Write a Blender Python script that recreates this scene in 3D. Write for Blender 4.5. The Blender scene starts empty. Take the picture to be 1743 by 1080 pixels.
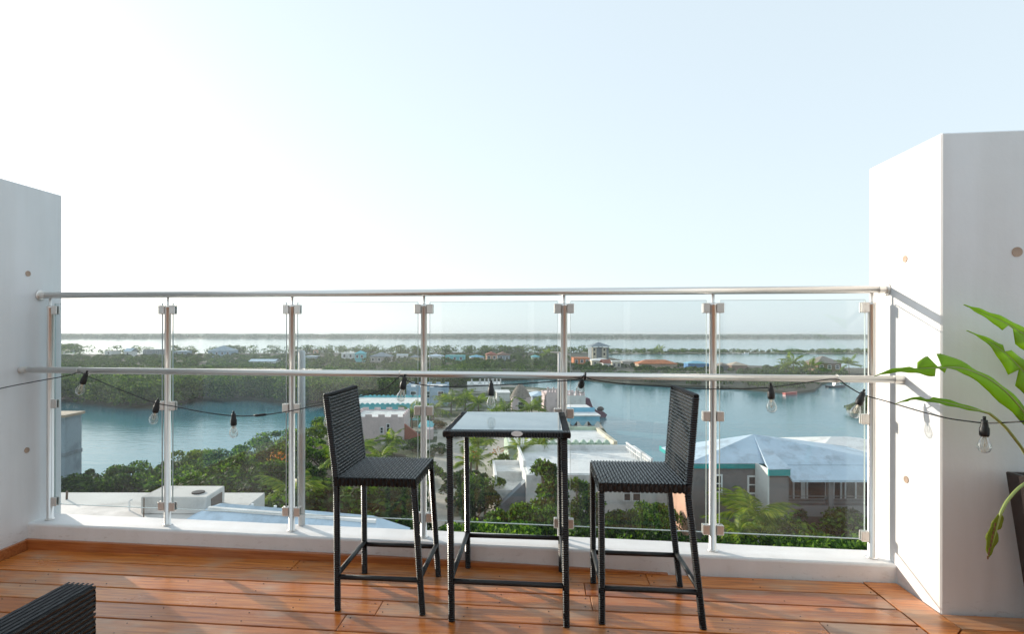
import bpy, bmesh, math, random
import numpy as np
from mathutils import Vector, Matrix

# ------------------------------------------------------------------ camera, sky, sun, exposure
FOC, CX, H0, TH, ROLL, EYE = 950.0, 803.3, 566.0, 0.12173, 0.0017, 1.44
IW, IH = 1743.0, 1080.0
scene = bpy.context.scene
col = scene.collection
R_ = math.radians

cam_d = bpy.data.cameras.new('camera')
cam = bpy.data.objects.new('camera', cam_d)
col.objects.link(cam)
cam.location = (0, 0, EYE)
cam.rotation_euler = (Matrix.Rotation(TH, 4, 'Z') @ Matrix.Rotation(R_(90), 4, 'X') @ Matrix.Rotation(ROLL, 4, 'Z')).to_euler()
cam_d.sensor_width = 36.0
cam_d.lens = FOC / IW * 36.0
cam_d.shift_x = (IW / 2 - CX) / IW
cam_d.shift_y = (H0 - IH / 2) / IW
cam_d.clip_start = 0.05
cam_d.clip_end = 9000
scene.camera = cam

SUN_TRAVEL = Vector((1.1486, -0.7105, 0)).normalized()
SUN_EL = R_(12.8)
world = bpy.data.worlds.new('World')
scene.world = world
world.use_nodes = True
wn, wl = world.node_tree.nodes, world.node_tree.links
wn.clear()
wo = wn.new('ShaderNodeOutputWorld')
bg = wn.new('ShaderNodeBackground')
sky = wn.new('ShaderNodeTexSky')
sky.sky_type = 'NISHITA'
sky.sun_disc = False
sky.sun_elevation = SUN_EL
sky.sun_rotation = math.atan2(-SUN_TRAVEL.x, -SUN_TRAVEL.y)
sky.altitude = 0
sky.air_density = 1.0
sky.dust_density = 0.9
sky.ozone_density = 1.5
bg.inputs['Strength'].default_value = 0.06
hsv = wn.new('ShaderNodeHueSaturation')
hsv.inputs['Saturation'].default_value = .45
wl.new(sky.outputs[0], hsv.inputs['Color'])
wl.new(hsv.outputs[0], bg.inputs[0])
# bright thin veil of high haze, even over the whole sky
veil = wn.new('ShaderNodeBackground')
veil.inputs[0].default_value = (.72, .85, .93, 1)
veil.inputs['Strength'].default_value = 0.62
addw = wn.new('ShaderNodeAddShader')
wl.new(bg.outputs[0], addw.inputs[0])
wl.new(veil.outputs[0], addw.inputs[1])
wl.new(addw.outputs[0], wo.inputs[0])

sun_d = bpy.data.lights.new('sun', 'SUN')
sun_d.energy = 4.6
sun_d.angle = R_(0.53)
sun_d.color = (1.0, 0.87, 0.73)
sun = bpy.data.objects.new('sun', sun_d)
col.objects.link(sun)
sdir = Vector((SUN_TRAVEL.x * math.cos(SUN_EL), SUN_TRAVEL.y * math.cos(SUN_EL), -math.sin(SUN_EL)))
sun.rotation_euler = sdir.to_track_quat('-Z', 'Y').to_euler()
sun.location = (-20, 15, 12)

vs = scene.view_settings
vs.view_transform = 'Standard'
vs.look = 'None'
vs.exposure = 0.42
vs.gamma = 1.0
vs.use_curve_mapping = False
scene.cycles.max_bounces = 8
scene.cycles.transparent_max_bounces = 24
scene.cycles.volume_bounces = 0
scene.cycles.caustics_reflective = False
scene.cycles.caustics_refractive = False
scene.cycles.use_denoising = True

# ------------------------------------------------------------------ places: image point + a real plane -> world point
GZ, WZ = -14.4, -15.0          # land and water level, metres below the deck
CT, ST = math.cos(TH), math.sin(TH)
CAMP = Vector((0, 0, EYE))


def ray(px, py):
    du, dv = px - CX, py - H0
    cr, sr = math.cos(-ROLL), math.sin(-ROLL)
    u = (du * cr - dv * sr) / FOC
    v = -(du * sr + dv * cr) / FOC
    return Vector((u * CT - ST, u * ST + CT, v))


def at_z(px, py, z):
    r = ray(px, py)
    return CAMP + r * ((z - EYE) / r.z)


def at_y(px, py, y):
    r = ray(px, py)
    return CAMP + r * (y / r.y)


def at_d(px, py, d):
    return CAMP + ray(px, py) * d


def ground(px, d, z=GZ):
    p = CAMP + ray(px, H0) * d
    return Vector((p.x, p.y, z))


def zpx(py, d):
    return EYE - (py - H0) / FOC * d


# ------------------------------------------------------------------ mesh helpers
class MB:
    def __init__(s):
        s.v, s.f, s.mi = [], [], []
        s.cur = 0

    def face(s, idx):
        s.f.append(idx)
        s.mi.append(s.cur)

    def poly(s, pts):
        b = len(s.v)
        s.v += [tuple(p) for p in pts]
        s.face(list(range(b, b + len(pts))))

    def box(s, x0, x1, y0, y1, z0, z1, bev=0.0):
        if bev <= 0:
            b = len(s.v)
            s.v += [(x, y, z) for z in (z0, z1) for y in (y0, y1) for x in (x0, x1)]
            for q in ((0, 2, 3, 1), (4, 5, 7, 6), (0, 1, 5, 4), (2, 6, 7, 3), (0, 4, 6, 2), (1, 3, 7, 5)):
                s.face([b + i for i in q])
            return
        c = bev
        rings = [(c, z0), (0, z0 + c), (0, z1 - c), (c, z1)]
        b = len(s.v)
        for ins, z in rings:
            X0, X1, Y0, Y1 = x0 + ins, x1 - ins, y0 + ins, y1 - ins
            k = c if ins == 0 else c * .4
            s.v += [(X0 + k, Y0, z), (X1 - k, Y0, z), (X1, Y0 + k, z), (X1, Y1 - k, z), (X1 - k, Y1, z), (X0 + k, Y1, z), (X0, Y1 - k, z), (X0, Y0 + k, z)]
        for r in range(3):
            for i in range(8):
                j = (i + 1) % 8
                s.face([b + r * 8 + i, b + r * 8 + j, b + (r + 1) * 8 + j, b + (r + 1) * 8 + i])
        s.face([b + i for i in range(7, -1, -1)])
        s.face([b + 24 + i for i in range(8)])

    def prism(s, pts2, z0, z1):
        b = len(s.v)
        n = len(pts2)
        s.v += [(p[0], p[1], z0) for p in pts2] + [(p[0], p[1], z1) for p in pts2]
        for i in range(n):
            j = (i + 1) % n
            s.face([b + i, b + j, b + n + j, b + n + i])
        s.face([b + n - 1 - i for i in range(n)])
        s.face([b + n + i for i in range(n)])

    def loft(s, rings, cap=True):
        b = len(s.v)
        n = len(rings[0])
        for r in rings:
            s.v += [tuple(p) for p in r]
        for k in range(len(rings) - 1):
            for i in range(n):
                j = (i + 1) % n
                s.face([b + k * n + i, b + k * n + j, b + (k + 1) * n + j, b + (k + 1) * n + i])
        if cap:
            s.face([b + n - 1 - i for i in range(n)])
            e = b + (len(rings) - 1) * n
            s.face([e + i for i in range(n)])

    def tube(s, pts, rad, n=10, cap=True):
        pts = [Vector(p) for p in pts]
        if not isinstance(rad, (list, tuple)):
            rad = [rad] * len(pts)
        rings = []
        up = None
        for i, p in enumerate(pts):
            a = pts[max(0, i - 1)]
            c = pts[min(len(pts) - 1, i + 1)]
            t = (c - a)
            if t.length < 1e-9:
                t = Vector((0, 0, 1))
            t.normalize()
            if up is None:
                up = Vector((0, 0, 1)) if abs(t.z) < .9 else Vector((1, 0, 0))
            x = up.cross(t)
            if x.length < 1e-6:
                x = t.orthogonal()
            x.normalize()
            y = t.cross(x)
            up = y
            rings.append([p + (x * math.cos(2 * math.pi * k / n) + y * math.sin(2 * math.pi * k / n)) * rad[i] for k in range(n)])
        s.loft(rings, cap)

    def lathe(s, prof, n=14, c=(0, 0, 0), cap=True):
        rings = [[(c[0] + r * math.cos(2 * math.pi * k / n), c[1] + r * math.sin(2 * math.pi * k / n), c[2] + z) for k in range(n)] for r, z in prof]
        s.loft(rings, cap)

    def build(s, name, mats, parent=None, origin=None, smooth=False):
        me = bpy.data.meshes.new(name)
        vv = s.v
        if origin is not None:
            o = Vector(origin)
            vv = [tuple(Vector(p) - o) for p in s.v]
        me.from_pydata(vv, [], s.f)
        if not isinstance(mats, (list, tuple)):
            mats = [mats]
        for m in mats:
            me.materials.append(m)
        if len(mats) > 1:
            me.polygons.foreach_set('material_index', s.mi)
        if smooth:
            me.polygons.foreach_set('use_smooth', [True] * len(me.polygons))
        me.validate()
        me.update()
        return link(name, me, parent)


def link(name, me, parent=None):
    o = bpy.data.objects.new(name, me)
    col.objects.link(o)
    if parent is not None:
        o.parent = parent
    return o


def tag(o, label, cat, group=None):
    o['label'] = label
    o['category'] = cat
    if group:
        o['group'] = group
    return o


def kind(o, k):
    o['kind'] = k
    return o


def thing(name, label, cat, loc=(0, 0, 0), rz=0.0, group=None):
    o = bpy.data.objects.new(name, None)
    col.objects.link(o)
    o.empty_display_size = .2
    o.location = loc
    o.rotation_euler = (0, 0, rz)
    return tag(o, label, cat, group)


def copy_tree(o, parent=None):
    c = o.copy()
    col.objects.link(c)
    c.parent = parent
    for ch in o.children:
        copy_tree(ch, c)
    return c


def mesh_np(name, V, Q, mat):
    me = bpy.data.meshes.new(name)
    V = np.asarray(V, np.float32)
    Q = np.asarray(Q, np.int32)
    me.vertices.add(len(V))
    me.vertices.foreach_set('co', V.ravel())
    me.loops.add(Q.size)
    me.loops.foreach_set('vertex_index', Q.ravel())
    me.polygons.add(len(Q))
    me.polygons.foreach_set('loop_start', np.arange(0, Q.size, Q.shape[1], dtype=np.int32))
    me.polygons.foreach_set('loop_total', np.full(len(Q), Q.shape[1], np.int32))
    me.materials.append(mat)
    me.update(calc_edges=True)
    me.validate()
    return me


# ------------------------------------------------------------------ materials
class NT:
    def __init__(s, name):
        s.m = bpy.data.materials.new(name)
        s.m.use_nodes = True
        s.n, s.l = s.m.node_tree.nodes, s.m.node_tree.links
        s.b = s.n['Principled BSDF']
        s.out = s.n['Material Output']

    def new(s, t, **kw):
        nd = s.n.new(t)
        for k, v in kw.items():
            if k.startswith('i_'):
                nd.inputs[k[2:].replace('_', ' ')].default_value = v
            else:
                setattr(nd, k, v)
        return nd

    def noise(s, scale, detail=3.0, rough=.55, vec=None, coord='Object', stretch=None):
        tc = s.new('ShaderNodeTexCoord')
        if coord == 'World':
            g = s.new('ShaderNodeNewGeometry')
            src = g.outputs['Position']
        else:
            src = tc.outputs[coord]
        if stretch:
            mp = s.new('ShaderNodeMapping')
            mp.inputs['Scale'].default_value = stretch
            s.l.new(src, mp.inputs['Vector'])
            src = mp.outputs[0]
        nz = s.new('ShaderNodeTexNoise')
        nz.inputs['Scale'].default_value = scale
        nz.inputs['Detail'].default_value = detail
        nz.inputs['Roughness'].default_value = rough
        s.l.new(src, nz.inputs['Vector'])
        return nz

    def ramp(s, fac, stops):
        r = s.new('ShaderNodeValToRGB')
        e = r.color_ramp.elements
        while len(e) < len(stops):
            e.new(.5)
        for i, (p, c) in enumerate(stops):
            e[i].position = p
            e[i].color = (*c, 1) if len(c) == 3 else c
        s.l.new(fac, r.inputs[0])
        return r

    def mix(s, fac, a, b, blend='MIX'):
        m = s.new('ShaderNodeMix', data_type='RGBA', blend_type=blend)
        for sock, v in ((m.inputs[0], fac), (m.inputs[6], a), (m.inputs[7], b)):
            if hasattr(v, 'node'):
                s.l.new(v, sock)
            else:
                sock.default_value = v if not isinstance(v, tuple) or len(v) == 4 else (*v, 1)
        return m.outputs[2]

    def bump(s, h, strength=.3, dist=.01):
        b = s.new('ShaderNodeBump')
        b.inputs['Strength'].default_value = strength
        b.inputs['Distance'].default_value = dist
        s.l.new(h, b.inputs['Height'])
        s.l.new(b.outputs[0], s.b.inputs['Normal'])


def plaster(name, c, var=.06, scale=1.5, rough=.75, bump=.12, dirt=None):
    t = NT(name)
    nz = t.noise(scale, 5, .6, coord='World')
    a = tuple(max(0, x * (1 - var)) for x in c)
    b = tuple(min(1, x * (1 + var)) for x in c)
    rp = t.ramp(nz.outputs[0], [(.3, a), (.7, b)])
    colr = rp.outputs[0]
    if dirt:
        n2 = t.noise(dirt[1], 6, .7, coord='World')
        r2 = t.ramp(n2.outputs[0], [(dirt[2], (0, 0, 0)), (dirt[2] + .12, (1, 1, 1))])
        colr = t.mix(r2.outputs[0], dirt[0], colr)
    t.l.new(colr, t.b.inputs['Base Color'])
    t.b.inputs['Roughness'].default_value = rough
    n3 = t.noise(90, 4, .6, coord='World')
    t.bump(n3.outputs[0], bump, .004)
    return t.m


def terrace_plaster():
    # white masonry paint; scuffs and grime specks near the foot of the walls
    t = NT('white_masonry_paint')
    nz = t.noise(2.2, 6, .6, coord='World')
    rp = t.ramp(nz.outputs[0], [(.3, (.80, .805, .81)), (.7, (.855, .86, .865))])
    g = t.new('ShaderNodeNewGeometry')
    sp = t.new('ShaderNodeSeparateXYZ')
    t.l.new(g.outputs['Position'], sp.inputs[0])
    mr = t.new('ShaderNodeMapRange')
    mr.inputs[1].default_value = .0
    mr.inputs[2].default_value = .13
    mr.inputs[3].default_value = 1
    mr.inputs[4].default_value = 0
    t.l.new(sp.outputs[2], mr.inputs[0])
    n2 = t.noise(14, 7, .75, coord='World', stretch=(1, 1, 2.4))
    r2 = t.ramp(n2.outputs[0], [(.56, (0, 0, 0)), (.68, (1, 1, 1))])
    mu = t.new('ShaderNodeMath', operation='MULTIPLY')
    t.l.new(mr.outputs[0], mu.inputs[0])
    t.l.new(r2.outputs[0], mu.inputs[1])
    mu2 = t.new('ShaderNodeMath', operation='MULTIPLY')
    mu2.inputs[1].default_value = .7
    t.l.new(mu.outputs[0], mu2.inputs[0])
    c = t.mix(mu2.outputs[0], rp.outputs[0], (.36, .31, .26, 1))
    ns = t.noise(5.5, 5, .65, coord='World', stretch=(1, 1, .07))
    rs = t.ramp(ns.outputs[0], [(.42, (.955, .95, .94)), (.62, (1, 1, 1))])
    c = t.mix(1.0, c, rs.outputs[0], 'MULTIPLY')
    t.l.new(c, t.b.inputs['Base Color'])
    t.b.inputs['Roughness'].default_value = .62
    n3 = t.noise(7, 7, .72, coord='World')
    t.bump(n3.outputs[0], .22, .012)
    return t.m


def wood(name, base, dark, light, worn=.5):
    t = NT(name)
    oi = t.new('ShaderNodeObjectInfo')
    tc = t.new('ShaderNodeTexCoord')
    # shift the grain for every board
    ad = t.new('ShaderNodeVectorMath', operation='ADD')
    sc = t.new('ShaderNodeMath', operation='MULTIPLY')
    sc.inputs[1].default_value = 37.0
    t.l.new(oi.outputs['Random'], sc.inputs[0])
    cb = t.new('ShaderNodeCombineXYZ')
    for k in range(3):
        t.l.new(sc.outputs[0], cb.inputs[k])
    t.l.new(tc.outputs['Object'], ad.inputs[0])
    t.l.new(cb.outputs[0], ad.inputs[1])

    def nz(scale, st, detail=5, rough=.6):
        mp = t.new('ShaderNodeMapping')
        mp.inputs['Scale'].default_value = st
        t.l.new(ad.outputs[0], mp.inputs['Vector'])
        n = t.new('ShaderNodeTexNoise')
        n.inputs['Scale'].default_value = scale
        n.inputs['Detail'].default_value = detail
        n.inputs['Roughness'].default_value = rough
        t.l.new(mp.outputs[0], n.inputs['Vector'])
        return n
    grain = nz(9, (.35, 6, 6))
    r1 = t.ramp(grain.outputs[0], [(.25, dark), (.5, base), (.75, light)])
    ro = t.ramp(oi.outputs['Random'], [(0, (.66, .58, .52)), (.5, (1, .96, .92)), (1, (1.15, 1.12, 1.06))])
    c1 = t.mix(1.0, r1.outputs[0], ro.outputs[0], 'MULTIPLY')
    patch = nz(1.7, (1, 1.6, 1), 4)
    r2 = t.ramp(patch.outputs[0], [(.5, (0, 0, 0)), (.72, (worn, worn, worn))])
    c2 = t.mix(r2.outputs[0], c1, (.44, .34, .25, 1))
    knot = nz(5.5, (.55, 1.3, 1), 2)
    r3 = t.ramp(knot.outputs[0], [(.72, (0, 0, 0)), (.78, (.75, .75, .75))])
    c3 = t.mix(r3.outputs[0], c2, (.06, .03, .02, 1))
    t.l.new(c3, t.b.inputs['Base Color'])
    rr = t.ramp(patch.outputs[0], [(.3, (.24,) * 3), (.75, (.48,) * 3)])
    t.l.new(rr.outputs[0], t.b.inputs['Roughness'])
    t.b.inputs['Coat Weight'].default_value = .25
    t.b.inputs['Coat Roughness'].default_value = .14
    fine = nz(40, (.2, 5, 5), 4)
    t.bump(fine.outputs[0], .25, .002)
    return t.m


def simple(name, c, rough=.5, metal=0.0, bump=None, var=0.0):
    t = NT(name)
    if var:
        nz = t.noise(3.0, 5, .6)
        rp = t.ramp(nz.outputs[0], [(.3, tuple(x * (1 - var) for x in c)), (.7, tuple(min(1, x * (1 + var)) for x in c))])
        t.l.new(rp.outputs[0], t.b.inputs['Base Color'])
    else:
        t.b.inputs['Base Color'].default_value = (*c, 1)
    t.b.inputs['Roughness'].default_value = rough
    t.b.inputs['Metallic'].default_value = metal
    if bump:
        n3 = t.noise(bump[0], 4, .6)
        t.bump(n3.outputs[0], bump[1], bump[2])
    return t.m


def clear_glass(name, tint, rough=0.0, f0=.04, pwr=4.0, grime=0):
    # sheet glass: Fresnel reflection over a tinted see-through body
    t = NT(name)
    t.n.remove(t.b)
    tr = t.new('ShaderNodeBsdfTransparent')
    tr.inputs[0].default_value = (*tint, 1)
    gl = t.new('ShaderNodeBsdfGlossy')
    gl.inputs['Roughness'].default_value = rough
    lw = t.new('ShaderNodeLayerWeight')
    lw.inputs[0].default_value = .5
    pw = t.new('ShaderNodeMath', operation='POWER')
    pw.inputs[1].default_value = pwr
    t.l.new(lw.outputs['Facing'], pw.inputs[0])
    mr = t.new('ShaderNodeMapRange')
    mr.inputs[3].default_value = f0
    mr.inputs[4].default_value = .95
    t.l.new(pw.outputs[0], mr.inputs[0])
    mx = t.new('ShaderNodeMixShader')
    t.l.new(mr.outputs[0], mx.inputs[0])
    t.l.new(tr.outputs[0], mx.inputs[1])
    t.l.new(gl.outputs[0], mx.inputs[2])
    last = mx.outputs[0]
    if grime:
        # dried salt spots and wiped smears, a thin scattering film
        n1 = t.noise(2.3, 5, .65, coord='World', stretch=(1, 1, .6))
        n2 = t.noise(55, 3, .6, coord='World')
        r1 = t.ramp(n1.outputs[0], [(.40, (0, 0, 0)), (.75, (grime,) * 3)])
        r2 = t.ramp(n2.outputs[0], [(.66, (0, 0, 0)), (.74, (grime * 2.2,) * 3)])
        ad = t.new('ShaderNodeMath', operation='ADD')
        t.l.new(r1.outputs[0], ad.inputs[0])
        t.l.new(r2.outputs[0], ad.inputs[1])
        df = t.new('ShaderNodeBsdfTranslucent')
        df.inputs[0].default_value = (.8, .82, .82, 1)
        m2 = t.new('ShaderNodeMixShader')
        t.l.new(ad.outputs[0], m2.inputs[0])
        t.l.new(last, m2.inputs[1])
        t.l.new(df.outputs[0], m2.inputs[2])
        last = m2.outputs[0]
    t.l.new(last, t.out.inputs[0])
    return t.m


def leaf(name, dark, mid, light, trans=.35, rough=.68, tint=(1.25, 1.25, .55)):
    t = NT(name)
    g = t.new('ShaderNodeNewGeometry')
    oi = t.new('ShaderNodeObjectInfo')
    rp = t.ramp(g.outputs['Random Per Island'], [(0, dark), (.55, mid), (1, light)])
    nz = t.noise(.35, 3, .6, coord='World')
    rn = t.ramp(nz.outputs[0], [(.3, (.7, .78, .75)), (.7, (1.12, 1.2, 1.0))])
    c = t.mix(1.0, rp.outputs[0], rn.outputs[0], 'MULTIPLY')
    ro = t.ramp(oi.outputs['Random'], [(0, (.75, .84, .82)), (1, (1.14, 1.16, 1.0))])
    c = t.mix(1.0, c, ro.outputs[0], 'MULTIPLY')
    t.l.new(c, t.b.inputs['Base Color'])
    t.b.inputs['Roughness'].default_value = rough
    t.b.inputs['Specular IOR Level'].default_value = .2
    tl = t.new('ShaderNodeBsdfTranslucent')
    ct = t.mix(1.0, c, (*tint, 1), 'MULTIPLY')
    t.l.new(ct, tl.inputs[0])
    mx = t.new('ShaderNodeMixShader')
    mx.inputs[0].default_value = trans
    t.l.new(t.b.outputs[0], mx.inputs[1])
    t.l.new(tl.outputs[0], mx.inputs[2])
    t.l.new(mx.outputs[0], t.out.inputs[0])
    return t.m


def wicker(name, c=(.0045, .0045, .0055)):
    t = NT(name)
    g = t.new('ShaderNodeNewGeometry')
    rp = t.ramp(g.outputs['Random Per Island'], [(0, tuple(x * .6 for x in c)), (1, tuple(x * 1.9 for x in c))])
    t.l.new(rp.outputs[0], t.b.inputs['Base Color'])
    t.b.inputs['Roughness'].default_value = .27
    t.b.inputs['Specular IOR Level'].default_value = .42
    nz = t.noise(160, 3, .6)
    t.bump(nz.outputs[0], .25, .001)
    return t.m


def water_mat():
    t = NT('lagoon_water')
    nz = t.noise(.012, 3, .5, coord='World')
    rp = t.ramp(nz.outputs[0], [(.35, (.055, .20, .25)), (.65, (.085, .26, .30))])
    t.l.new(rp.outputs[0], t.b.inputs['Base Color'])
    t.b.inputs['Roughness'].default_value = .11
    t.b.inputs['IOR'].default_value = 1.33
    n1 = t.noise(.8, 4, .6, coord='World', stretch=(.45, 1.2, 1))
    n2 = t.noise(.14, 4, .65, coord='World', stretch=(.35, 1.5, 1))
    ad = t.new('ShaderNodeMath', operation='ADD')
    t.l.new(n1.outputs[0], ad.inputs[0])
    t.l.new(n2.outputs[0], ad.inputs[1])
    t.bump(ad.outputs[0], .10, .5)
    return t.m


def land_mat():
    t = NT('sandy_scrub_ground')
    nz = t.noise(.12, 6, .65, coord='World')
    n2 = t.noise(2.5, 6, .7, coord='World')
    s = t.ramp(n2.outputs[0], [(.3, (.36, .33, .28)), (.7, (.50, .47, .42))])
    gcol = t.ramp(n2.outputs[0], [(.3, (.035, .05, .02)), (.7, (.09, .11, .045))])
    m = t.ramp(nz.outputs[0], [(.50, (0, 0, 0)), (.58, (1, 1, 1))])
    c = t.mix(m.outputs[0], gcol.outputs[0], s.outputs[0])
    t.l.new(c, t.b.inputs['Base Color'])
    t.b.inputs['Roughness'].default_value = .95
    t.bump(n2.outputs[0], .6, .12)
    return t.m


M = {}
M['white'] = terrace_plaster()
M['win'] = simple('dark_window_glass', (.02, .025, .03), .12)
M['skyblock'] = plaster('grey_sky_blocker_tone', (.58, .60, .62), .05, 1.5, .8, .2)  # tone of the added wall behind the camera, set for its bounce
M['winframe'] = simple('white_window_frame', (.80, .81, .81), .5)
M['deck'] = wood('varnished_deck_wood', (.56, .180, .034), (.26, .070, .012), (.74, .32, .085), .75)
M['skirt'] = wood('orange_skirting_wood', (.40, .13, .035), (.25, .07, .018), (.5, .2, .07), .15)
M['gap'] = simple('dark_joist_wood', (.05, .022, .01), .9, 0, (30, .3, .003))
M['screw'] = simple('dull_screw_steel', (.09, .085, .08), .5, .6)
M['steel'] = simple('brushed_stainless_steel', (.82, .80, .77), .38, 1.0, (220, .06, .0006))
M['steel2'] = simple('satin_clamp_steel', (.78, .75, .71), .48, 1.0, (180, .08, .0006))
M['dark'] = simple('black_rubber', (.012, .012, .013), .5)
M['glass'] = clear_glass('tinted_guard_glass', (.92, .945, .95), grime=.016)
M['gedge'] = simple('polished_glass_edge', (.66, .76, .74), .25)
M['bulb'] = clear_glass('clear_bulb_glass', (.93, .94, .93), .02, .10, 1.6)
M['fil'] = simple('filament_wire', (.75, .68, .55), .4, .3)
M['wick'] = wicker('black_woven_resin')
M['wbase'] = simple('dark_wicker_backing', (.006, .006, .007), .7)
t = NT('pale_backed_table_glass')
t.b.inputs['Base Color'].default_value = (.30, .37, .40, 1)
t.b.inputs['Roughness'].default_value = .06
t.b.inputs['IOR'].default_value = 1.55
nzz = t.noise(6, 3)
t.bump(nzz.outputs[0], .02, .002)
M['tglass'] = t.m
M['plug'] = simple('bare_concrete_plug', (.46, .34, .26), .85, 0, (140, .6, .003), .3)
M['pot'] = simple('dark_brown_planter', (.022, .014, .012), .38, 0, (60, .15, .002), .3)
M['soil'] = simple('potting_soil', (.03, .02, .014), 1, 0, (60, .9, .02), .4)
M['palm_leaf'] = leaf('glossy_paddle_leaf', (.27, .42, .035), (.27, .42, .035), (.27, .42, .035), .5, .32, (1.5, 1.3, .35))
M['rib'] = simple('pale_leaf_rib', (.30, .36, .10), .45)
M['dryleaf'] = leaf('browning_leaf', (.20, .22, .03), (.20, .22, .03), (.20, .22, .03), .4, .5, (1.3, 1.2, .5))
M['brownedge'] = simple('dry_brown_leaf_edge', (.16, .07, .03), .8)
M['water'] = water_mat()
M['land'] = land_mat()
M['gapshade'] = plaster('mangrove_gap_shade', (.045, .05, .03), .3, .3, .95, .5)  # shade in the gaps between crowns, put into the ground colour
M['undershade'] = plaster('painted_undershade', (.035, .028, .018), .4, 1.5, 1, .8)  # understory shade as a dark ground colour
M['sand'] = plaster('pale_sand_road', (.46, .42, .36), .18, 1.2, .95, .5)
M['leaf1'] = leaf('broad_green_leaves', (.012, .038, .008), (.048, .12, .018), (.22, .33, .045), .42)
M['leaf2'] = leaf('dark_mangrove_leaves', (.007, .024, .007), (.024, .062, .013), (.11, .19, .03), .36)
M['leaf3'] = leaf('yellow_green_leaves', (.05, .085, .014), (.10, .15, .025), (.18, .23, .045), .45)
M['mang'] = leaf('mangrove_canopy', (.018, .048, .016), (.052, .11, .026), (.17, .23, .05), .4)
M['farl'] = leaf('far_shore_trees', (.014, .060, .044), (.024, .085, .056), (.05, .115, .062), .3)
M['frond'] = leaf('palm_fronds', (.06, .12, .012), (.16, .24, .02), (.38, .38, .07), .45, .45)
M['trunk'] = simple('grey_brown_bark', (.14, .10, .07), .95, 0, (18, .8, .03), .35)
M['flower'] = leaf('orange_flowers', (.5, .12, .03), (.6, .2, .05), (.65, .3, .08), .3)
HM = {}
for nme, c in dict(grey=(.21, .20, .20), white=(.74, .74, .72), cream=(.66, .60, .47), pink=(.68, .55, .54), peach=(.66, .40, .29),
                   orange=(.58, .20, .08), blue=(.30, .43, .56), turq=(.16, .52, .57), teal=(.02, .36, .36), palegreen=(.46, .58, .46),
                   slate=(.24, .28, .31), brown=(.24, .15, .11), tan=(.45, .36, .27), paleroof=(.52, .64, .74), redroof=(.35, .12, .08),
                   sky=(.22, .50, .66), purple=(.20, .10, .13), thatch=(.24, .21, .18), concrete=(.45, .42, .38), bluegrey=(.30, .37, .42),
                   deepblue=(.08, .24, .48), palecon=(.64, .62, .59), yellow=(.62, .52, .28), white2=(.78, .78, .77)).items():
    HM[nme] = plaster(nme + '_house_paint', c, .09, .9, .85, .3, (tuple(x * .72 for x in c) + (1,), .5, .36))
HM['thatch'] = plaster('weathered_thatch', (.24, .21, .18), .35, 3.5, 1, .9)
M['shade'] = simple('recess_shade_tone', (.16, .13, .115), .9, 0, None, .2)  # shade inside recesses put into a dark colour
M['rail2'] = simple('grey_balcony_rail', (.25, .24, .24), .6)
M['rock'] = plaster('dark_shore_rock', (.13, .11, .10), .4, .8, .95, .9)
M['boatw'] = simple('white_boat_gelcoat', (.75, .76, .76), .3)
M['boatd'] = simple('dark_boat_hull', (.04, .05, .07), .3)
M['boatr'] = simple('red_boat_hull', (.42, .06, .05), .35)

# ------------------------------------------------------------------ terrace: measured frame
XL, XR = -3.484, 2.004
YP, YCF, YCB, YFAR, YNEAR = 3.518, 3.426, 3.652, 3.70, 3.076
ZC, ZT, ZM, YM = .124, 1.694, 1.181, 3.370
X0, DX = -3.403, .8875
FB = .01334


def zf(x):
    return FB * x


# deck: boards on joists, falling gently to the left
deck = bpy.data.objects.new('deck', None)
col.objects.link(deck)
deck.rotation_euler = (0, -math.atan(FB), 0)
kind(deck, 'structure')
deck['label'] = 'varnished orange wooden deck of the rooftop terrace'
mb = MB()
mb.box(-3.47, 4.3, -3.0, 3.42, -.09, -.036)
mb.build('joist_floor', M['gap'], deck)
rng = random.Random(5)
PITCH, GAP = .1605, .012
screws = MB()


def plank(x0, x1, y0, y1, z=0.0):
    m = MB()
    cx, cy = (x0 + x1) / 2, (y0 + y1) / 2
    m.box(x0 - cx, x1 - cx, y0 - cy, y1 - cy, -.032, rng.uniform(-.0012, .0012), .003)
    o = m.build('plank', M['deck'], deck)
    o.location = (cx, cy, z)
    return o


row = 0
y1 = 3.415
while y1 > -2.6:
    y0 = y1 - PITCH
    left = -3.455
    right = 1.815 if y0 > YNEAR - .34 else 4.2
    if row == 0:
        cuts = [left, -1.52, .62, right]
    elif row == 1:
        cuts = [left, .25, right]
    elif row == 4:
        cuts = [left, -.985, right]
    else:
        k = rng.uniform(-2.6, .8)
        cuts = [left, k] + ([k + 2.2] if k + 2.5 < right else []) + [right]
    for a, b in zip(cuts[:-1], cuts[1:]):
        plank(a + .0015, b - .0015, y0 + GAP / 2, y1 - GAP / 2)
        n = max(1, int((b - a) / .42))
        for i in range(n + 1):
            sx = a + .03 + (b - a - .06) * i / n
            for sy in (y0 + .035, y1 - .035):
                if rng.random() < .6:
                    screws.lathe([(.0034, -.002), (.0034, .0018), (.002, .0022)], 6, (sx + rng.uniform(-.006, .006), sy + rng.uniform(-.006, .006), .0))
    y1 = y0
    row += 1
# border boards along the right pillar
m = MB()
m.prism([(1.8215, 2.755), (1.993, 2.925), (1.993, 3.412), (1.8215, 3.412)], -.032, .001)
m.build('plank', M['deck'], deck)
m = MB()
m.prism([(1.8285, 2.752), (4.2, 2.752), (4.2, 2.918), (1.9975, 2.918)], -.032, .001)
m.build('plank', M['deck'], deck)
m = MB()
m.prism([(1.9975, 2.925), (4.2, 2.925), (4.2, 3.06), (1.9975, 3.06)], -.032, .001)
m.build('plank', M['deck'], deck)
kind(screws.build('screw', M['screw'], deck), 'stuff')

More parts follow.
